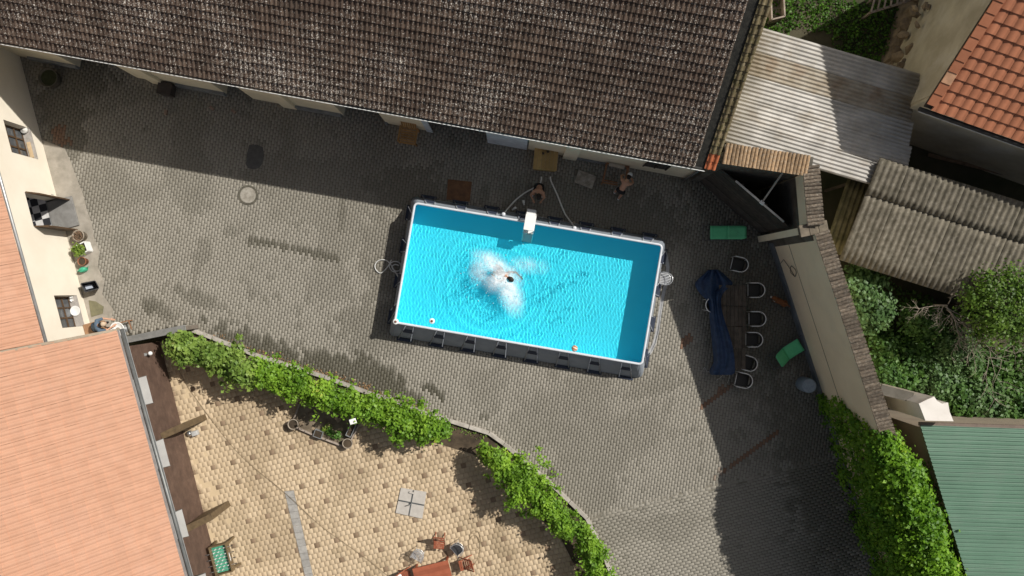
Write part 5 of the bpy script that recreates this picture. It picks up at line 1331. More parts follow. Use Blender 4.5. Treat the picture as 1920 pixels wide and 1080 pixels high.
A = [P(u, v, .55) for u, v in ((152,532),(178,527),(185,540),(160,547))]; G = [P(u, v, 0) for u, v in ((158,534),(178,530),(184,541),(163,546))]
for i in range(4):
    j = (i+1)%4; n = (A[j]-A[i]).cross(Vector((0,0,1))).normalized()*.03; b = MB(); b.hexa([G[i]-n, G[j]-n, G[j], G[i]], [A[i]-n, A[j]-n, A[j], A[i]]) ; b.build('side', blackp, cb)
b = MB(); b.hexa([p+Vector((0,0,.005)) for p in G[::-1]], [p+Vector((0,0,.05)) for p in G[::-1]]); b.build('bottom', blackp, cb)
gm_ = sum(G, Vector())/4; b = MB(); b.hexa([gm_+(p-gm_)*.62+Vector((0,0,.055)) for p in G[::-1]], [gm_+(p-gm_)*.62+Vector((0,0,.18)) for p in G[::-1]]); b.build('lining', M('pale_lining',(0.50,0.55,0.64),None,.6,4,.1), cb)
bd = MB().prism(gpoly([(167,563),(180,565),(195,575),(193,588),(172,594)]), .012, .035).build('doormat', M('olive_mat',(0.20,0.185,0.11),(0.15,0.14,0.085),.95,5,.4)); tag(bd, 'olive coloured mat on apron below barred window', 'mat')
b = MB(); lf.box(b, lf.a_of(163,612)-.05, lf.a_of(170,640), .02, .62, .0, .62); tag(b.build('wooden_chest', M('brown_chest',(0.32,0.185,0.10),(0.26,0.145,0.08),.6,4,.15), None, bevel=.012), 'plain brown chest standing against cream wall corner', 'chest')
rt = thing('round_basin', 'white round basin on low stand by house corner', 'basin', tuple(P(233,616)))
b = MB(); b.lathe((0,0,.5), [(.12,0),(.24,.03),(.29,.12),(.30,.13),(.27,.13),(.2,.05),(.08,.035)], 26); b.build('bowl', white_pl, rt, True)
b = MB(); b.lathe((0,0,0), [(.17,0),(.17,.02),(.05,.05),(.05,.5)], 16); b.build('stand', zinc, rt, True)
b = MB(); b.lathe((0.02,0,.54), [(.07,0),(.08,.04),(.05,.05)], 12); b.build('drain', potgrey, rt, True)
fr_ = thing('picture_frame', 'thin brown timber frame lying on ground near basin', 'timber frame', tuple(P(228,608)), world_parts=True)
for p, q in (((207,610),(241,601)),((241,601),(247,618))):
    b = MB(); b.beam(P(*p,.3), P(*q,.3), .04, .04); b.build('bar', wood3, fr_)
for p in ((241,601),(209,609)):
    c = P(*p,.3); b = MB(); b.beam(Vector((c.x,c.y,0)), c, .04, .04); b.build('leg', wood3, fr_)
# on the window sills
def on_sill(name, label, cat, uv, h, prof, mat):
    a, z = lf.hit(*uv, -.14); c = lf.pt(a, -.14, h[2]+.013); b = MB(); b.lathe(c, prof, 20); return tag(b.build(name, mat, None, True), label, cat)
on_sill('plate', 'white round plate on lower window sill', 'plate', (138,583), WH2, [(.10,0),(.13,.01),(.20,.035),(.205,.045),(.19,.045),(.12,.02)], white_pl)
for i, (uv, lab) in enumerate((((127,557),'white cup on lower window sill beside the bars'), ((129,563),'white cup on lower window sill next to the plate'))):
    on_sill('cup', lab, 'cup', uv, WH2, [(.03,0),(.045,.01),(.055,.1),(.05,.1),(.04,.03)], white_pl)
on_sill('enamel_pot', 'pale enamel pot with dark lid knob on upper window sill', 'pot', (43,243), WH1, [(.10,0),(.13,.01),(.14,.12),(.13,.13),(.05,.14),(.03,.17)], M('enamel',(0.66,0.64,0.6),None,.35,5,.02))
a, z = lf.hit(58,283,-.15); b = MB(); c = lf.pt(a, -.14, WH1[2]+.04); b.beam(c-lf.x*.35, c+lf.x*.3, .14, .04); tag(b.build('wood_board', M('light_board',(0.62,0.46,0.28),None,.7,4,.15)), 'light wooden board lying on upper window sill', 'board')

# ================================================================ THE TAN PATIO
# parasol base: four slabs on a cross
pb = thing('parasol_base', 'four square grey slabs on steel cross parasol base', 'parasol base', tuple(P(771,943)), world_parts=True)
slg = M('base_slab', (0.46,0.43,0.39), (0.40,0.37,0.335), .85, 6, .25)
Q = [P(u, v) for u, v in ((752,914),(800,922),(792,972),(742,961))]
def bil(f, g): return Q[0].lerp(Q[1], f).lerp(Q[3].lerp(Q[2], f), g)
for f0, f1 in ((0,.475),(.515,1)):
    for g0, g1 in ((0,.475),(.515,1)):
        cs = [bil(f, g) for f, g in ((f0,g1),(f1,g1),(f1,g0),(f0,g0))]; zb = random.uniform(.05,.055)
        b = MB(); b.hexa([p+Vector((0,0,.012)) for p in cs], [p+Vector((0,0,zb)) for p in cs]); b.build('slab', slg, pb, bevel=.006)
steel = M('base_steel', (0.16,0.17,0.17), None, .4, 4, .0, metal=.5)
for p, q in ((bil(.495,.02), bil(.495,.98)), (bil(.02,.495), bil(.98,.495))):
    b = MB(); b.beam(p+Vector((0,0,.0455)), q+Vector((0,0,.046)), .05, .035); b.build('cross_bar', steel, pb)
b = MB(); b.beam(bil(.35,.10)+Vector((0,0,.08)), bil(.55,.12)+Vector((0,0,.08)), .07, .05); b.build('clamp', slg, pb)
b = MB(); b.tube([bil(.3,.66)+Vector((0,0,.08)), bil(.5,.55)+Vector((0,0,.09))], .018, 8); b.build('crank', steel, pb, True)
b = MB(); b.tube([bil(.495,.495)+Vector((0,0,.06)), bil(.495,.495)+Vector((0,0,.16))], .03, 10); b.build('socket', steel, pb, True)
# red table and chairs
redw = M('red_wood', (0.31,0.095,0.05), (0.26,0.075,0.038), .55, 5, .15, 60, rnd=.12)
rtb = thing('red_table', 'square reddish brown garden table at patio edge', 'table', tuple(P(818,1080)), math.radians(14))
for i in range(9):
    b = MB(); b.box((0,-.66+i*.165,.73), (1.46,.1635,.03)); b.build('table_board', redw, rtb)
for s in (-1, 1):
    b = MB(); b.box((s*.66,0,.67), (.05,1.3,.09)); b.build('apron', redw, rtb); b = MB(); b.box((0,s*.66,.669), (1.26,.05,.088)); b.build('apron', redw, rtb)
    for q in (-1, 1):
        b = MB(); b.box((s*.64,q*.64,.35), (.07,.07,.70)); b.build('leg', redw, rtb)
def red_chair(label, u, v, rz):
    t = thing('red_chair', label, 'chair', tuple(P(u, v)), rz, 'red folding chairs at the red table')
    for i in range(6):
        b = MB(); b.box((0,-.2+i*.08,.44), (.42,.06,.02)); b.build('seat_slat', redw, t)
    for i in range(6):
        b = MB(); b.beam((-.17+i*.068,.24,.5),(-.17+i*.068,.34,.86),.045,.015); b.build('back_slat', redw, t)
    b = MB(); b.beam((-.22,.345,.88),(.22,.345,.88),.025,.06); b.build('top_rail', redw, t)
    for s in (-1, 1):
        b = MB(); b.beam((s*.215,-.22,0),(s*.215,.35,.9),.03,.035); b.build('leg', redw, t)
        b = MB(); b.beam((s*.185,.30,0),(s*.185,-.2,.46),.03,.035); b.build('leg', redw, t)
    return t
red_chair('red slatted folding chair between the two metal chairs', 825, 1012, math.radians(-4))
red_chair('red slatted folding chair pulled up beside hose loop at red table', 873, 1052, math.radians(-76))
red_chair('red slatted folding chair with a white cup on its seat', 762, 1074, math.radians(104))
b = MB(); b.lathe(P(750,1079,.46)+Vector((0,0,-.0)), [(.05,0),(.07,.02),(.085,.13),(.075,.13)], 16); tag(b.build('white_cup', white_pl, None, True), 'white cup standing on red folding chair', 'cup')
alum = M('aluminium', (0.66,0.67,0.68), (0.58,0.59,0.6), .3, 4, .0, metal=.6)
def metal_chair(label, u, v, rz, seatm, slats):
    t = thing('metal_chair', label, 'chair', tuple(P(u, v, 0)), rz, 'round backed metal chairs')
    R_ = .25
    arc = [(-.18,R_,.64)] + [(.0+R_*math.sin(a), R_*math.cos(a), .66+.10*math.sin(a)) for a in [math.pi*k/10 for k in range(0,11)]] + [(-.18,-R_,.64)]
    b = MB(); b.tube(arc, .015, 8); b.build('arm_rail', alum, t, True)
    b = MB(); b.tube([(R_*.93*math.sin(a), R_*.93*math.cos(a), .44) for a in [math.pi*k/10 for k in range(0,11)]] + [(-.2,-R_*.93,.44),(-.2,R_*.93,.44)], .012, 6, closed=True); b.build('seat_ring', alum, t, True)
    if slats:
        for i in range(7):
            y = -.19+i*.063; x1 = math.sqrt(max(0,R_*R_*.8-y*y)); b = MB(); b.box(((x1-.2)/2, y, .445), (x1+.2,.04,.012)); b.build('seat_slat', alum, t)
    else:
        b = MB(); b.prism([(-.19,-.22),(0,-.22)]+[(.22*math.sin(a),-.22*math.cos(a)) for a in [math.pi*k/8 for k in range(1,8)]]+[(0,.22),(-.19,.22)], .436, .456); b.build('seat', seatm, t)
    for k in range(5):
        a = math.pi*(.2+.6*k/4); b = MB(); b.tube([(R_*.93*math.sin(a), R_*.93*math.cos(a), .44), (R_*math.sin(a), R_*math.cos(a), .66+.10*math.sin(a))], .008 if k % 4 else .012, 6); b.build('back_bar', alum, t)
    for x, y in ((-.17,.23),(-.17,-.23),(.17,.17),(.17,-.17)):
        b = MB(); b.tube([(x,y,.64 if x < 0 else .44),(x*1.1,y*1.08,0)], .013, 6); b.build('leg', alum, t, True)
    return t
blackseat = M('black_seat', (0.05,0.05,0.052), (0.035,0.035,0.037), .35, 4, .05)
metal_chair('round backed aluminium slat chair near red table corner', 786, 1034, math.radians(60), alum, True)
metal_chair('round backed metal chair with black seat beside hose loop', 859, 1022, math.radians(40), blackseat, False)
metal_chair('round backed aluminium slat chair pushed against end of pool', 1243, 523, math.radians(-10), alum, True)
b = MB(); b.tube(pxpath([(880,1008,.02),(883,1000,.02),(890,995,.02),(898,999,.02),(901,1012,.02),(900,1025,.02),(894,1031,.02),(881,1030,.02),(879,1015,.03),(886,1005,.03),(894,1005,.03),(900,1018,.03),(899,1038,.02),(893,1052,.02),(888,1060,.02)]), .009, 6)
tag(b.build('garden_hose', M('tan_hose',(0.34,0.26,0.16),None,.6,4,.05), None, True), 'thin tan hose looped on patio beside red chairs', 'hose')
b = MB(); b.tube(pxpath([(318,660,.02),(350,722,.02),(368,748,.02),(400,792,.02),(440,842,.02),(480,880,.02),(520,912,.04),(555,943,.05),(600,985,.02),(640,1014,.02),(690,1050,.02),(730,1082,.02)]), .008, 5)
tag(b.build('cable', M('tan_cable',(0.22,0.165,0.10),None,.7,4,.05), None, True), 'thin cable running across tan patio from brown wall', 'cable')
# football table
ft = thing('football_table', 'table football with green field standing by brown wall', 'football table', tuple(P(428,1036)), math.radians(14.5))
ftw = M('ft_wood', (0.17,0.12,0.065), (0.12,0.085,0.045), .6, 5, .2); ftg, N, L, B = _nodes('ft_green'); L.new(ramp(N, L, noise(N, L, 9, 2), [(.3,(0.04,0.24,0.15)),(.7,(0.10,0.36,0.24))]), B.inputs['Base Color'])
b = MB(); b.box((0,0,.70), (.62,1.05,.02)); b.build('field', ftg, ft)
for s in (-1, 1):
    b = MB(); b.box((s*.33,0,.73), (.04,1.17,.32)); b.build('side', ftw, ft); b = MB(); b.box((0,s*.565,.73), (.62,.04,.32)); b.build('end', ftw, ft)
    for q in (-1, 1):
        b = MB(); b.beam((s*.31,q*.5,.57),(s*.36,q*.56,0),.09,.09); b.build('leg', ftw, ft)
for i in range(8):
    y = -.42+i*.12; s = 1 if i % 2 else -1
    b = MB(); b.tube([(-.36-.12*(s<0), y, .83),(.36+.12*(s>0), y, .83)], .008, 6); rd = b.build('rod', alum, ft)
    b = MB(); b.tube([(s*.48,y,.83),(s*.58,y,.83)], .017, 8); b.build('handle', blackp, rd)
    for k in range(3 if i % 3 else 2):
        b = MB(); b.box((-.18+k*.18+.04*s, y, .80), (.03,.03,.12)); b.build('player', white_pl, rd)
b = MB(); b.box((.36,0,.80),(.02,.3,.02)); b.build('score_rail', white_pl, ft)
# herb bed with edging and pots under the vine
hb = thing('herb_bed', 'timber edged herb bed with bare soil beneath the vine', 'herb bed', tuple(P(610,805)), world_parts=True)
HB = [(553,790),(562,757),(640,760),(686,770),(668,800),(655,836),(600,820),(555,803)]
b = MB(); b.prism(gpoly(HB), -.01, .05); b.build('soil', M('pale_soil',(0.20,0.16,0.115),(0.10,0.08,0.055),.95,2.5,.6,15), hb)
for p, q in (((551,799),(588,815)),((588,815),(648,838)),((652,838),(686,772)),((548,795),(562,757))):
    b = MB(); b.beam(P(*p,.08), P(*q,.08), .06, .14); b.build('edge_board', oldw, hb)
for i in range(14):
    o = bpy.data.objects.new('stone', rocks[i%5]); col.objects.link(o); o.parent = hb; o.matrix_parent_inverse = Matrix.Translation(-hb.location)
    o.location = P(random.uniform(565,650), random.uniform(768,812), .06); s = random.uniform(.1,.28); o.scale = (s, s, s*.6); o.rotation_euler = (0,0,random.random()*6)
for i, (u, v, n, s, lab) in enumerate(((622,806,9,.16,'clump of green herbs growing in timber edged bed'), (634,815,10,.17,'leafy green herb clump at bed edge by grey planter'), (612,802,7,.13,'small yellowish herb clump beside metal basket'))):
    t = thing('herb_plant', lab, 'herb', tuple(P(u, v, .05)), 0, 'herbs in the timber edged bed')
    cs, ns = crown_points((0,0,.14), (s,s,.12), n, 16, .05); link('foliage', leaf_mesh('foliage', cs, ns, .07), leaf_veg if i < 2 else leaf_lime, t)
    b = MB()
    b.tube([(0,0,-.02),(0.01,0,.15)], .01, 5); b.build('stem', dryb, t)
pot('plant_pot', 'round stone rimmed pot at the corner of herb bed near vine shadow', 549, 796, .21, .36, potgrey)
pot('plant_pot', 'round stone rimmed pot at the lower corner of herb bed', 651, 832, .20, .36, potgrey)
bk_ = thing('wire_basket', 'square black planter basket on edge of herb bed', 'basket', tuple(P(599,812)), math.radians(-20))
b = MB(); b.box((0,0,.12),(.30,.26,.2)); b.build('soil', soil, bk_)
for s in (-1, 1):
    b = MB(); b.box((s*.165,0,.13),(.02,.31,.26)); b.build('side', zinc, bk_); b = MB(); b.box((0,s*.145,.13),(.31,.02,.258)); b.build('side', zinc, bk_)
gpl = thing('grey_planter', 'narrow rectangular grey planter under the white tipped post', 'planter', tuple(P(661,803)), math.radians(66))
for s in (-1, 1):
    b = MB(); b.box((0,s*.105,.17),(.60,.02,.34)); b.build('side', zinc, gpl); b = MB(); b.box((s*.29,0,.169),(.02,.19,.336)); b.build('end', zinc, gpl)
b = MB(); b.box((0,0,.13),(.56,.188,.22)); b.build('soil', soil, gpl)
wp_ = thing('lamp_post', 'short garden lamp post with flat white top among vine', 'garden lamp', tuple(P(676,778)))
b = MB(); b.tube([(0,0,-.02),(0,0,1.55)], .03, 8); b.build('post', steel, wp_)
b = MB(); b.box((0,0,1.585),(.26,.20,.05), .3); b.build('head', white_pl, wp_, bevel=.01)
for (u, v, lab) in ((357,812,'small chrome kettle on patio beside open door'),):
    b = MB(); b.lathe(P(u, v), [(.09,0),(.12,.03),(.12,.12),(.07,.18),(.02,.21)], 18); tag(b.build('kettle', M('chrome',(0.6,0.6,0.6),None,.2,4,0,metal=.8), None, True), lab, 'kettle')
b = MB(); b.box(tuple(P(366,812,.12)), (.24,.2,.24), .3); tag(b.build('canister', M('grey_can',(0.45,0.45,0.44),None,.5,4,.05), None, bevel=.02), 'grey square canister on patio beside chrome kettle', 'canister')
# ================================================================ PLANTS
vine_leaf = leafmat('vine_leaf', (0.13,0.30,0.022), (0.37,0.58,0.06), .38)
vine_leaf2 = leafmat('vine_leaf_pale', (0.15,0.28,0.045), (0.38,0.50,0.11), .35)
ivy_leaf = leafmat('ivy_leaf', (0.085,0.24,0.012), (0.30,0.52,0.035), .38)
bush_leaf = leafmat('bush_leaf', (0.045,0.125,0.02), (0.15,0.28,0.055), .28)
bush_leaf2 = leafmat('bush_leaf_grey', (0.065,0.15,0.04), (0.20,0.32,0.11), .28)
tree_leaf = leafmat('tree_leaf', (0.06,0.14,0.014), (0.22,0.35,0.045), .33)
bark = M('bark', (0.13,0.10,0.075), (0.08,0.06,0.045), .95, 7, .5)
def vine(label, path, seed_n, sig, lsize, mat, group='vines on the low fence', post_every=1.6):
    # path: (u, v, z, half width px); leaves grow in clumps along the run
    pts = [Vector(P(u, v, z)) for u, v, z, w in path]; ws = [w/46.0 for *_, w in path]
    base = P(path[0][0], path[0][1]); 
    t = thing('climbing_vine', label, 'vine', tuple(base), 0, group, world_parts=True)
    cs = []; ns = []
    L_ = [0]
    for a, b in zip(pts[:-1], pts[1:]): L_.append(L_[-1]+(b-a).length)
    for i in range(seed_n):
        s = random.random()*L_[-1]; k = max(j for j in range(len(pts)-1) if L_[j] <= s); f = (s-L_[k])/(L_[k+1]-L_[k])
        c = pts[k].lerp(pts[k+1], f); w = ws[k]+(ws[k+1]-ws[k])*f; d = (pts[k+1]-pts[k]).normalized(); nrm = Vector((-d.y, d.x, 0))
        w *= .62+.75*float(vnoise(s*1.1+seed_n, 3.3, 5)); off = random.gauss(0, .52)*w; z = random.uniform(-.75, .25)*c.z*.45 + .22*max(0,1-abs(off/w)) + .12*math.sin(s*5+seed_n)
        cc = c + nrm*off + Vector((0,0,z)); n = random.randint(14, 30)
        o = rng.normal(0, 1, (n, 3))*sig*np.array([1,1,.75])*random.uniform(.6,1.4)
        cs.append(np.array(cc)+o); ns.append(o*1.5/sig*.3 + np.array([0,0,1.0]))
    cs = np.concatenate(cs); ns = np.concatenate(ns); cs[:,2] = np.maximum(cs[:,2], .06)
    stuff_o = link('foliage', leaf_mesh('foliage', cs, ns, lsize), mat, t)
    n = int(L_[-1]/post_every)+1
    for i in range(n+1):
        s = L_[-1]*i/max(1,n)*.999; k = max(j for j in range(len(pts)-1) if L_[j] <= s); f = (s-L_[k])/(L_[k+1]-L_[k]); c = pts[k].lerp(pts[k+1], f)
        b = MB(); b.tube(smooth_path([(c.x+random.gauss(0,.08), c.y+random.gauss(0,.08), 0), (c.x+random.gauss(0,.05), c.y, c.z*.5), (c.x, c.y, c.z)], 3), [.025]*7, 6); b.build('stem', bark, t)
    for z in (.35, .75):
        b = MB()
        b.tube([(p.x, p.y, p.z*z) for p in pts], .012, 5); b.build('wire', zinc, t)
    return t
vine('broad leafed pale green vine by garden wall cap', [(318,643,1.3,14),(345,650,1.4,26),(400,668,1.4,28),(450,690,1.4,28),(480,705,1.35,22)], 420, .085, .135, vine_leaf2)
vine('bright green vine along kerb above the herb bed', [(470,695,1.3,24),(540,715,1.3,22),(600,738,1.3,26),(650,758,1.3,26),(700,768,1.3,24)], 470, .08, .11, vine_leaf)
vine('bright green vine ending at bare soil gap in bed', [(690,765,1.3,24),(740,780,1.3,34),(780,800,1.3,26),(815,806,1.1,18),(842,808,.8,10)], 360, .085, .11, vine_leaf)
vine('dense bright vine between soil gap and kerb bend', [(905,842,1.1,10),(925,862,1.4,28),(960,890,1.4,38),(1000,925,1.4,36),(1035,958,1.3,30),(1060,985,1.2,24),(1068,1004,.9,10)], 720, .085, .10, vine_leaf)
vine('short bright vine along last stretch of kerb', [(1092,990,1.1,8),(1103,1015,1.3,16),(1113,1050,1.3,24),(1125,1085,1.3,26),(1140,1125,1.3,26),(1195,1255,1.3,24)], 520, .08, .10, vine_leaf)
# ivy on the boundary wall: a skin on the face and a heavy head
ivy = thing('ivy', 'thick bright green ivy smothering lower end of boundary wall', 'ivy', tuple(w1.pt(10,.1)), world_parts=True)
cs = []; ns = []
a_s = w1.a_of(1538, 742) - .1; a_e = w1.len
for i in range(1050):          # face
    f = random.random()**.8; a = a_s + (a_e-a_s)*f; top = min(4.9, 2.4+ (a-a_s)*2.3)
    z = random.uniform(.0, 1.0)**.8*top; bo = .06+.34*random.random()*min(1, .35+(a-a_s)*.2)
    c = np.array(w1.pt(a, bo, z)); n = 22; o = rng.normal(0, .11, (n,3)); cs.append(c+o); ns.append(o*4+np.array([w1.y.x*1.0, w1.y.y*1.0, .7]))
for i in range(1500):         # head
    f = random.random(); a = a_s+.9 + (a_e-a_s-.9)*f; g = min(1, (a-a_s-.7)/2.2)
    wd = .35+1.05*g; off = random.uniform(-1,1); b_ = -.12 + off*wd*(.72 if off > 0 else .62+.18*g); h = (.25+.85*g)*(1-abs(off)**1.6)+.12*math.sin(a*3.1)+.1*math.sin(a*7+off*3)
    c = np.array(w1.pt(a, b_, 4.75 + h*random.uniform(.4,1.0) - .5*max(0,abs(off)-.6))); n = 24; o = rng.normal(0, .125, (n,3))*np.array([1,1,.8]); cs.append(c+o); ns.append(o*4+np.array([0,0,1.0]))
cs = np.concatenate(cs); ns = np.concatenate(ns); cs[:,2] = np.maximum(cs[:,2], .03)
link('foliage', leaf_mesh('foliage', cs, ns, .12), ivy_leaf, ivy)
for a in (a_s+.8, a_s+2.2, a_s+4.0, a_s+6.0):
    b = MB(); b.tube(smooth_path([w1.pt(a,.1,0), w1.pt(a+.15,.1,1.5), w1.pt(a-.1,.09,3.2), w1.pt(a+.1,.05,4.9)], 4), .03, 6); b.build('stem', bark, ivy)
# shrubs and trees of the neighbouring garden
def bush(name, label, u, v, h, r, ncl, per, sig, ls, mat, cat='shrub', group='shrubs in the neighbouring garden', rz=.75):
    c = P(u, v, h); base = Vector((c.x, c.y, -.09)); t = thing(name, label, cat, tuple(base), 0, group)
    hh = h+.09
    cs, ns = crown_points((0,0,hh-r*rz*.45), (r, r, r*rz), ncl, per, sig); cs[:,2] = np.maximum(cs[:,2], .05)
    link('crown', leaf_mesh('crown', cs, ns, ls), mat, t)
    b = MB(); b.tube([(0,0,-.05),(.03,.02,hh*.4),(0,0,hh*.75)], [.06,.045,.02], 7)
    b.build('trunk', bark, t)
    for k in range(4):
        a = k*1.57+random.random(); b = MB(); b.tube([(0,0,hh*.35),(r*.3*math.cos(a), r*.3*math.sin(a), hh*.6),(r*.6*math.cos(a), r*.6*math.sin(a), hh*.85)], [.03,.022,.01], 5); b.build('limb', bark, t)
G_ = [(1622,535,2.0,.85,50,40,.13,.13,bush_leaf2,'pale leafed shrub squeezed between wall coping and corrugated shed'), (1640,585,1.9,.8,50,40,.13,.13,bush_leaf2,'pale leafed shrub leaning over wall coping below the shed'),
      (1730,598,1.7,.75,42,40,.13,.12,bush_leaf,'mid green shrub under the bare dead branches'), (1700,690,1.4,1.0,55,40,.15,.13,bush_leaf,'dark green shrub in middle of neighbouring garden'),
      (1672,716,1.6,.8,45,40,.14,.13,bush_leaf,'green shrub beside wall coping above link wall'), (1760,716,1.5,.9,48,40,.14,.14,bush_leaf2,'star leafed shrub near white chimney'),
      (1800,665,1.6,1.0,55,40,.14,.13,bush_leaf2,'grey green shrub beneath tip of dead branches'), (1850,765,1.6,1.0,60,40,.14,.14,bush_leaf2,'dense grey green shrub along green roof edge'),
      (1805,760,1.5,.8,45,40,.14,.14,bush_leaf,'small shrub between white chimney and green roof edge'), (1905,770,1.5,1.0,50,40,.14,.14,bush_leaf,'dark shrub at garden end along green roof'),
      (1740,650,1.1,.8,38,36,.14,.12,bush_leaf,'low dark shrub in garden hollow'), (1660,650,1.0,.7,34,36,.13,.12,bush_leaf,'low shrub close along wall coping'), (1860,710,1.1,1.0,40,40,.15,.13,bush_leaf,'low dark shrub in shade of leafy tree'), (1780,620,1.2,.7,34,36,.13,.12,bush_leaf,'thin shrub among fallen dead twigs'), (1925,690,1.3,1.0,40,40,.15,.13,bush_leaf,'dark shrub right under leafy tree')]
for (u, v, h, r, ncl, per, sig, ls, mt, lab) in G_: bush('garden_shrub', lab, u, v, h, r, int(ncl*1.2), per, sig, ls, mt)
bush('leafy_tree', 'leafy yellow green tree overhanging corrugated shed roof', 1895, 575, 3.9, 1.45, 95, 60, .2, .10, tree_leaf, 'tree', 'trees in the neighbouring garden', .6)
# ground cover in that garden and grass by the barn gable
def scatter(name, label, pix, n, ls, mat, zmax, cat):
    poly = np.array(gpoly(pix)); x0, y0 = poly.min(0); x1, y1 = poly.max(0)
    x = rng.uniform(x0, x1, n*3); y = rng.uniform(y0, y1, n*3); ok = inpoly(x, y, poly) & (fbm(x*.9+50, y*.9+50, 31) > .40); x = x[ok][:n]; y = y[ok][:n]
    c = np.stack([x, y, -.09+rng.uniform(0,1,len(x))**1.5*zmax], 1)
    o = link(name, leaf_mesh(name, c, np.tile([0,0,.7], (len(x),1)), ls), mat); stuff(o); o['label'] = label; o['category'] = cat
grass_leaf = leafmat('grass_leaf', (0.045,0.13,0.012), (0.13,0.27,0.03), .3)
scatter('ground_cover', 'low weeds covering floor of neighbouring garden', [(1575,500),(1760,560),(1960,600),(1960,800),(1780,800),(1640,760)], 3500, .12, bush_leaf, .4, 'weeds')
scatter('grass', 'rough grass behind barn and tin roofed shed', [(1400,-60),(1680,-60),(1690,130),(1560,100),(1430,60)], 5000, .10, grass_leaf, .28, 'grass')
# dead branches
db_ = thing('dead_branches', 'bare grey dead branches spread over garden shrubs', 'branches', tuple(P(1775,573)), world_parts=True)
deadm = M('dead_wood', (0.36,0.31,0.25), (0.26,0.22,0.175), .9, 9, .3)
rb = random.Random(4)
def twig(p, d, l, r, depth):
    pts = [p]; q = p.copy(); dd = d.copy()
    for k in range(5):
        dd = (dd + Vector((rb.gauss(0,.16), rb.gauss(0,.16), rb.gauss(0,.07)))).normalized(); q = q + dd*l/5; q.z = max(q.z, 2.35); pts.append(q.copy())
    b = MB(); b.tube(pts, [r*(1-.15*k) for k in range(6)], 5); b.build('branch', deadm, db_)
    if depth:
        for k in range(6 if depth > 1 else 6):
            i = rb.randint(1, 5); s = Vector((-dd.y, dd.x, rb.gauss(0,.2)))*(1 if rb.random() < .5 else -1)
            twig(pts[i], (dd*.9+s*.8).normalized(), l*rb.uniform(.3,.55), r*.55, depth-1)
for (u0, v0, u1, v1) in ((1772,572,1862,690),(1772,572,1722,572),(1772,575,1850,610),(1775,575,1800,650),(1778,570,1800,545),(1774,575,1835,640),(1770,572,1745,600),(1775,580,1870,650)):
    p = P(u0, v0, 2.9); q = P(u1, v1, 2.8); twig(p, (q-p).normalized(), (q-p).length, .022, 2)
b = MB(); c = P(1774,573,2.9); b.tube([(c.x,c.y,-.1),(c.x+.05,c.y,1.4),(c.x,c.y,2.95)], [.08,.06,.035], 7); b.build('trunk', deadm, db_)
# dry litter along the kerb
lit = leafmat('dry_litter', (0.20,0.11,0.05), (0.42,0.27,0.14), .1)
kx = []
for i in range(420):
    k = random.choice((1,2,2,3,3,4)); f = random.random(); p = kp[k].lerp(kp[k+1], f); kx.append((p.x+random.gauss(0,.09)+.03, p.y+abs(random.gauss(0,.1))+.06, random.uniform(.01,.05)))
o = link('leaf_litter', leaf_mesh('leaf_litter', np.array(kx), np.tile([0,0,1.2],(len(kx),1)), .07), lit); stuff(o); o['label'] = 'dry fallen leaves gathered along the kerb'; o['category'] = 'leaves'
# moss and weeds in the joints along kerb and house
wx = []
for i in range(900):
    k = random.choice((1,2,3,4,4,5)); f = random.random(); p = kp[k].lerp(kp[k+1], f); d = abs(random.gauss(0,.16)); wx.append((p.x+random.gauss(0,.05)-d*.1-.12, p.y-d-.1, random.uniform(.04,.1)))
o = link('bed_weeds', leaf_mesh('bed_weeds', np.array(wx), np.tile([0,0,1.0],(len(wx),1)), .06), vine_leaf2); stuff(o); o['label'] = 'small weeds on the soil behind the kerb'; o['category'] = 'weeds'

# ================================================================ PEOPLE AND THE DOG
skin = M('skin', (0.52,0.30,0.20), (0.46,0.255,0.165), .55, 5, .05); hair = M('dark_hair', (0.025,0.017,0.012), (0.014,0.01,0.008), .6, 20, .4)
def capsule(mb, p, r0, q, r1):
    bm = bmesh.new()
    for c, r in ((Vector(p), r0), (Vector(q), r1)):
        bmesh.ops.create_uvsphere(bm, u_segments=10, v_segments=7, radius=r, matrix=Matrix.Translation(c))
    r = bmesh.ops.convex_hull(bm, input=bm.verts[:])
    bmesh.ops.delete(bm, geom=list({e for e in r['geom_interior'] if isinstance(e, bmesh.types.BMVert)}), context='VERTS')
    bmesh.ops.recalc_face_normals(bm, faces=bm.faces[:])
    bm.verts.index_update(); mb.add([v.co.copy() for v in bm.verts], [[v.index for v in f.verts] for f in bm.faces]); bm.free()
def body_mesh(name, segs, mat, parent, vox=.012):
    mb = MB()
    for p, r0, q, r1 in segs: capsule(mb, p, r0, q, r1)
    o = mb.build(name, mat, parent, True)
    m = o.modifiers.new('remesh', 'REMESH'); m.mode = 'VOXEL'; m.voxel_size = vox; m.use_smooth_shade = True
    s = o.modifiers.new('smooth', 'SMOOTH'); s.factor = .5; s.iterations = 3
    return o
def hand(segs, wrist, d, side, palm_n):
    d = Vector(d).normalized(); n = Vector(palm_n).normalized(); s = d.cross(n).normalized()*side; w = Vector(wrist)
    segs.append((w, .026, w+d*.085+s*.012, .03)); segs.append((w+d*.05-s*.015, .024, w+d*.09-s*.02, .02))
    for k, (o, l) in enumerate(((.032,.075),(.011,.085),(-.010,.08),(-.030,.062))):
        b = w+d*.095+s*o; m = b+d*l*.55+n*.012; e = m+d*l*.35+n*.035
        segs.append((b, .0095, m, .009)); segs.append((m, .009, e, .008))
    t = w+d*.03+s*.035; m = t+(d*.5+s*.7).normalized()*.04; segs.append((t, .013, m, .011)); segs.append((m, .011, m+d*.035+n*.015, .009))
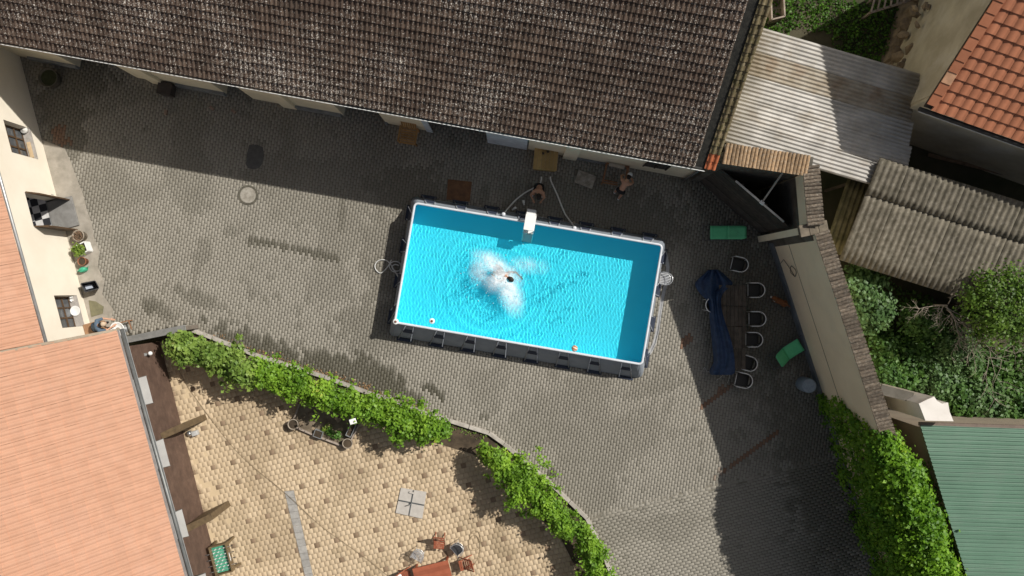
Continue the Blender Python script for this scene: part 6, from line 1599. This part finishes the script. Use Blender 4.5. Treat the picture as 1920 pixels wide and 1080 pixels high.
def person(label, loc, rz, J, shirt=None, shorts=None, shoes=None, cap=None, hairm=None, group=None):
    t = thing('person', label, 'person', loc, rz)
    V = {k: Vector(v) for k, v in J.items()}; segs = []
    ch, hp, nk, hd = V['chest'], V['hip'], V['neck'], V['head']
    up = (ch-hp).normalized(); lat = Vector((0,1,0))
    segs += [(hp+lat*.08, .105, hp-lat*.08, .105), (hp, .125, (hp+ch)*.5, .115), ((hp+ch)*.5, .115, ch, .125), (ch+lat*.09, .10, ch-lat*.09, .10), (V['ls'], .062, V['rs'], .062), (ch, .11, nk, .06), (nk, .055, hd-(hd-nk)*.4, .05)]
    segs += [(hd, .092, hd+V['look']*.035-(hd-nk).normalized()*.045, .07), (hd, .096, hd+(hd-nk).normalized()*.03, .09)]
    fc = hd+V['look']*.095; upv = (hd-nk).normalized(); sd = V['look'].cross(upv).normalized()
    segs += [(fc, .018, fc+V['look']*.022-upv*.02, .016), (hd+sd*.092, .018, hd+sd*.098+upv*.03, .014), (hd-sd*.092, .018, hd-sd*.098+upv*.03, .014)]
    for s, a in ((1,'l'),(-1,'r')):
        segs += [(V[a+'s'], .055, V[a+'e'], .043), (V[a+'e'], .042, V[a+'w'], .029)]
        hand(segs, V[a+'w'], V[a+'w']-V[a+'e'], s, (0,0,-1) if abs((V[a+'w']-V[a+'e']).normalized().z) < .9 else (1,0,0))
        hj = hp+lat*s*.09
        segs += [(hj, .095, V[a+'k'], .062), (V[a+'k'], .06, V[a+'k'].lerp(V[a+'f'], .35), .062), (V[a+'k'].lerp(V[a+'f'], .35), .06, V[a+'f'], .04), (V[a+'f'], .042, V[a+'f']+Vector((.17,.0,-.045)), .03)]
    bo = body_mesh('body', segs, skin, t, .0095)
    hsegs = [(hd-V['look']*.02+upv*.02, .103, hd+V['look']*.02+upv*.045, .088), (hd-V['look']*.045-upv*.03, .082, hd-V['look']*.03+upv*.03, .09)]
    body_mesh('hair', hsegs, hairm or hair, t, .012)
    for e in (1, -1):
        b = MB(); b.lathe(hd+V['look']*.088+sd*.034*e+upv*.01, [(.004,-.009),(.011,-.004),(.012,0),(.011,.004),(.004,.009)], 8); b.build('eye', white_pl, t, True)
    b = MB(); b.tube([hd+V['look']*.105-upv*.045-sd*.025, hd+V['look']*.112-upv*.047, hd+V['look']*.105-upv*.045+sd*.025], .006, 6); b.build('mouth', M('lips',(0.4,0.16,0.13),None,.5,4,0), t, True)
    if shirt:
        ss = [(hp+up*.06, .138, (hp+ch)*.5, .13), ((hp+ch)*.5, .13, ch, .138), (ch+lat*.09, .115, ch-lat*.09, .115), (V['ls'], .075, V['rs'], .075), (hp+lat*.07+up*.05, .118, hp-lat*.07+up*.05, .118)]
        for a in 'lr': ss.append((V[a+'s'], .072, V[a+'s'].lerp(V[a+'e'], .75), .06))
        body_mesh('shirt', ss, shirt, t, .014)
    if shorts:
        ss = [(hp+lat*.08, .122, hp-lat*.08, .122), (hp, .14, hp+up*.05, .13)]
        for s, a in ((1,'l'),(-1,'r')): ss.append((hp+lat*s*.09, .112, (hp+lat*s*.09).lerp(V[a+'k'], shorts[1]), .085 if shorts[1] < .95 else .074)); 
        if shorts[1] > .95:
            for a in 'lr': ss.append((V[a+'k'], .074, V[a+'k'].lerp(V[a+'f'], .9), .06))
        body_mesh('trousers' if shorts[1] > .95 else 'shorts', ss, shorts[0], t, .014)
    if shoes:
        for a in 'lr': body_mesh('shoe', [(V[a+'f']+Vector((-.02,0,-.035)), .05, V[a+'f']+Vector((.17,0,-.045)), .043)], shoes, t, .012)
    if cap:
        b = body_mesh('cap', [(hd+upv*.05, .108, hd+upv*.07+V['look']*.01, .10)], cap, t, .012)
        body_mesh('brim', [(hd+upv*.04+V['look']*.10-sd*.05, .02, hd+upv*.04+V['look']*.10+sd*.05, .02), (hd+upv*.04+V['look']*.14, .02, hd+upv*.04+V['look']*.09, .03)], cap, b, .01)
    return t
navyc = M('navy_cloth', (0.05,0.075,0.12), (0.035,0.055,0.09), .85, 8, .3); blackc = M('black_cloth', (0.02,0.02,0.022), None, .85, 8, .3); whitec = M('white_cloth', (0.72,0.73,0.74), (0.62,0.63,0.65), .85, 8, .2)
beigec = M('beige_cloth', (0.55,0.43,0.31), None, .85, 8, .2); greyblue = M('slate_shirt', (0.095,0.135,0.185), (0.07,0.105,0.15), .85, 8, .3)
# stooping man by the pool hoses (faces the pool)
person('shirtless man in dark shorts and white shoes crouching by the pool hoses', tuple(P(1010,357)), math.radians(-100),
       dict(hip=(-.12,0,.42), chest=(.12,0,.74), neck=(.24,0,.86), head=(.36,.03,.92), look=Vector((.75,.1,-.65)).normalized(), ls=(.16,.19,.78), rs=(.16,-.19,.78), le=(.30,.27,.53), re=(.30,-.29,.53), lw=(.44,.18,.34), rw=(.46,-.16,.34), lk=(.24,.2,.50), rk=(.24,-.2,.50), lf=(.06,.19,.09), rf=(.10,-.22,.09)), shorts=(blackc,.55), shoes=whitec)
# man bending over the timber frame (faces the barn)
person('shirtless man in dark shorts and white cap bending over timber frame', tuple(P(1159,362)), math.radians(62),
       dict(hip=(-.02,0,.90), chest=(.30,0,1.20), neck=(.44,0,1.28), head=(.57,0,1.30), look=Vector((.7,0,-.7)).normalized(), ls=(.34,.19,1.22), rs=(.34,-.19,1.22), le=(.50,.27,.98), re=(.48,-.27,.98), lw=(.60,.20,.74), rw=(.60,-.20,.74), lk=(.04,.13,.49), rk=(-.02,-.12,.49), lf=(-.04,.14,.09), rf=(-.20,-.12,.09)), shorts=(blackc,.7), shoes=whitec, cap=whitec)
# person by the cream house (leans towards the basin)
person('person in navy shirt and beige hat bending toward white basin', tuple(P(200,611)), math.radians(14),
       dict(hip=(-.06,0,.85), chest=(.22,0,1.16), neck=(.34,0,1.24), head=(.46,0,1.28), look=Vector((.75,0,-.65)).normalized(), ls=(.25,.20,1.18), rs=(.25,-.20,1.18), le=(.40,.25,.93), re=(.42,-.24,.93), lw=(.60,.16,.82), rw=(.60,-.14,.80), lk=(.02,.12,.47), rk=(-.02,-.12,.47), lf=(-.06,.13,.09), rf=(-.10,-.12,.09)), shirt=greyblue, shorts=(blackc,1.0), shoes=blackc, cap=beigec)
# swimmer, mostly under foam
person('dark haired swimmer with head above foam in the pool', tuple(P(948,517,WZ)-Vector((0,0,.10))), math.radians(-35),
       dict(hip=(-.30,0,-.30), chest=(.0,0,.02), neck=(.13,0,.08), head=(.24,.0,.14), look=Vector((.85,0,-.5)).normalized(), ls=(.03,.2,.03), rs=(.03,-.2,.03), le=(.26,.34,-.04), re=(-.16,-.36,-.10), lw=(.48,.30,-.10), rw=(-.36,-.30,-.22), lk=(-.34,.14,-.62), rk=(-.26,-.14,-.64), lf=(-.56,.14,-.86), rf=(-.50,-.14,-.88)), shorts=(navyc,.6))
# the dog
dog = thing('dog', 'brown and white dog standing between armchair and tan wall', 'dog', tuple(P(1457,565)), math.radians(155))
dogm = M('dog_brown', (0.26,0.10,0.035), (0.16,0.06,0.025), .8, 14, .3); dogw = M('dog_white', (0.6,0.55,0.48), None, .8, 14, .3)
sg = [((.16,0,.36),.125,(-.06,0,.38),.115), ((-.06,0,.38),.115,(-.24,0,.39),.10), ((.18,0,.40),.10,(.30,0,.52),.075), ((.30,0,.52),.085,(.35,0,.55),.08), ((.37,0,.53),.055,(.46,0,.50),.036), ((.30,.06,.56),.03,(.27,.09,.49),.022), ((.30,-.06,.56),.03,(.27,-.09,.49),.022), ((-.30,0,.42),.03,(-.44,.05,.50),.016)]
for s in (1, -1):
    sg += [((.16,s*.075,.33),.055,(.15,s*.075,.16),.034), ((.15,s*.075,.16),.03,(.165,s*.075,.025),.024), ((.165,s*.075,.025),.024,(.20,s*.075,.022),.022), ((-.22,s*.07,.36),.075,(-.17,s*.08,.24),.05), ((-.17,s*.08,.24),.042,(-.28,s*.08,.14),.028), ((-.28,s*.08,.14),.027,(-.26,s*.08,.025),.023), ((-.26,s*.08,.025),.023,(-.22,s*.08,.022),.021)]
body_mesh('body', sg, dogm, dog, .012)
body_mesh('white_patch', [((.19,0,.36),.118,(.25,0,.44),.09), ((.39,0,.53),.05,(.455,0,.505),.038)], dogw, dog, .012)
b = MB(); b.lathe((.485,0,.495), [(.008,0),(.016,.008),(.016,.016),(.008,.022)], 8); b.build('nose', blackc, dog, True)

for o in bpy.data.objects:
    for k in ('_world', '_loc', '_ident'):
        if k in o.keys(): del o[k]
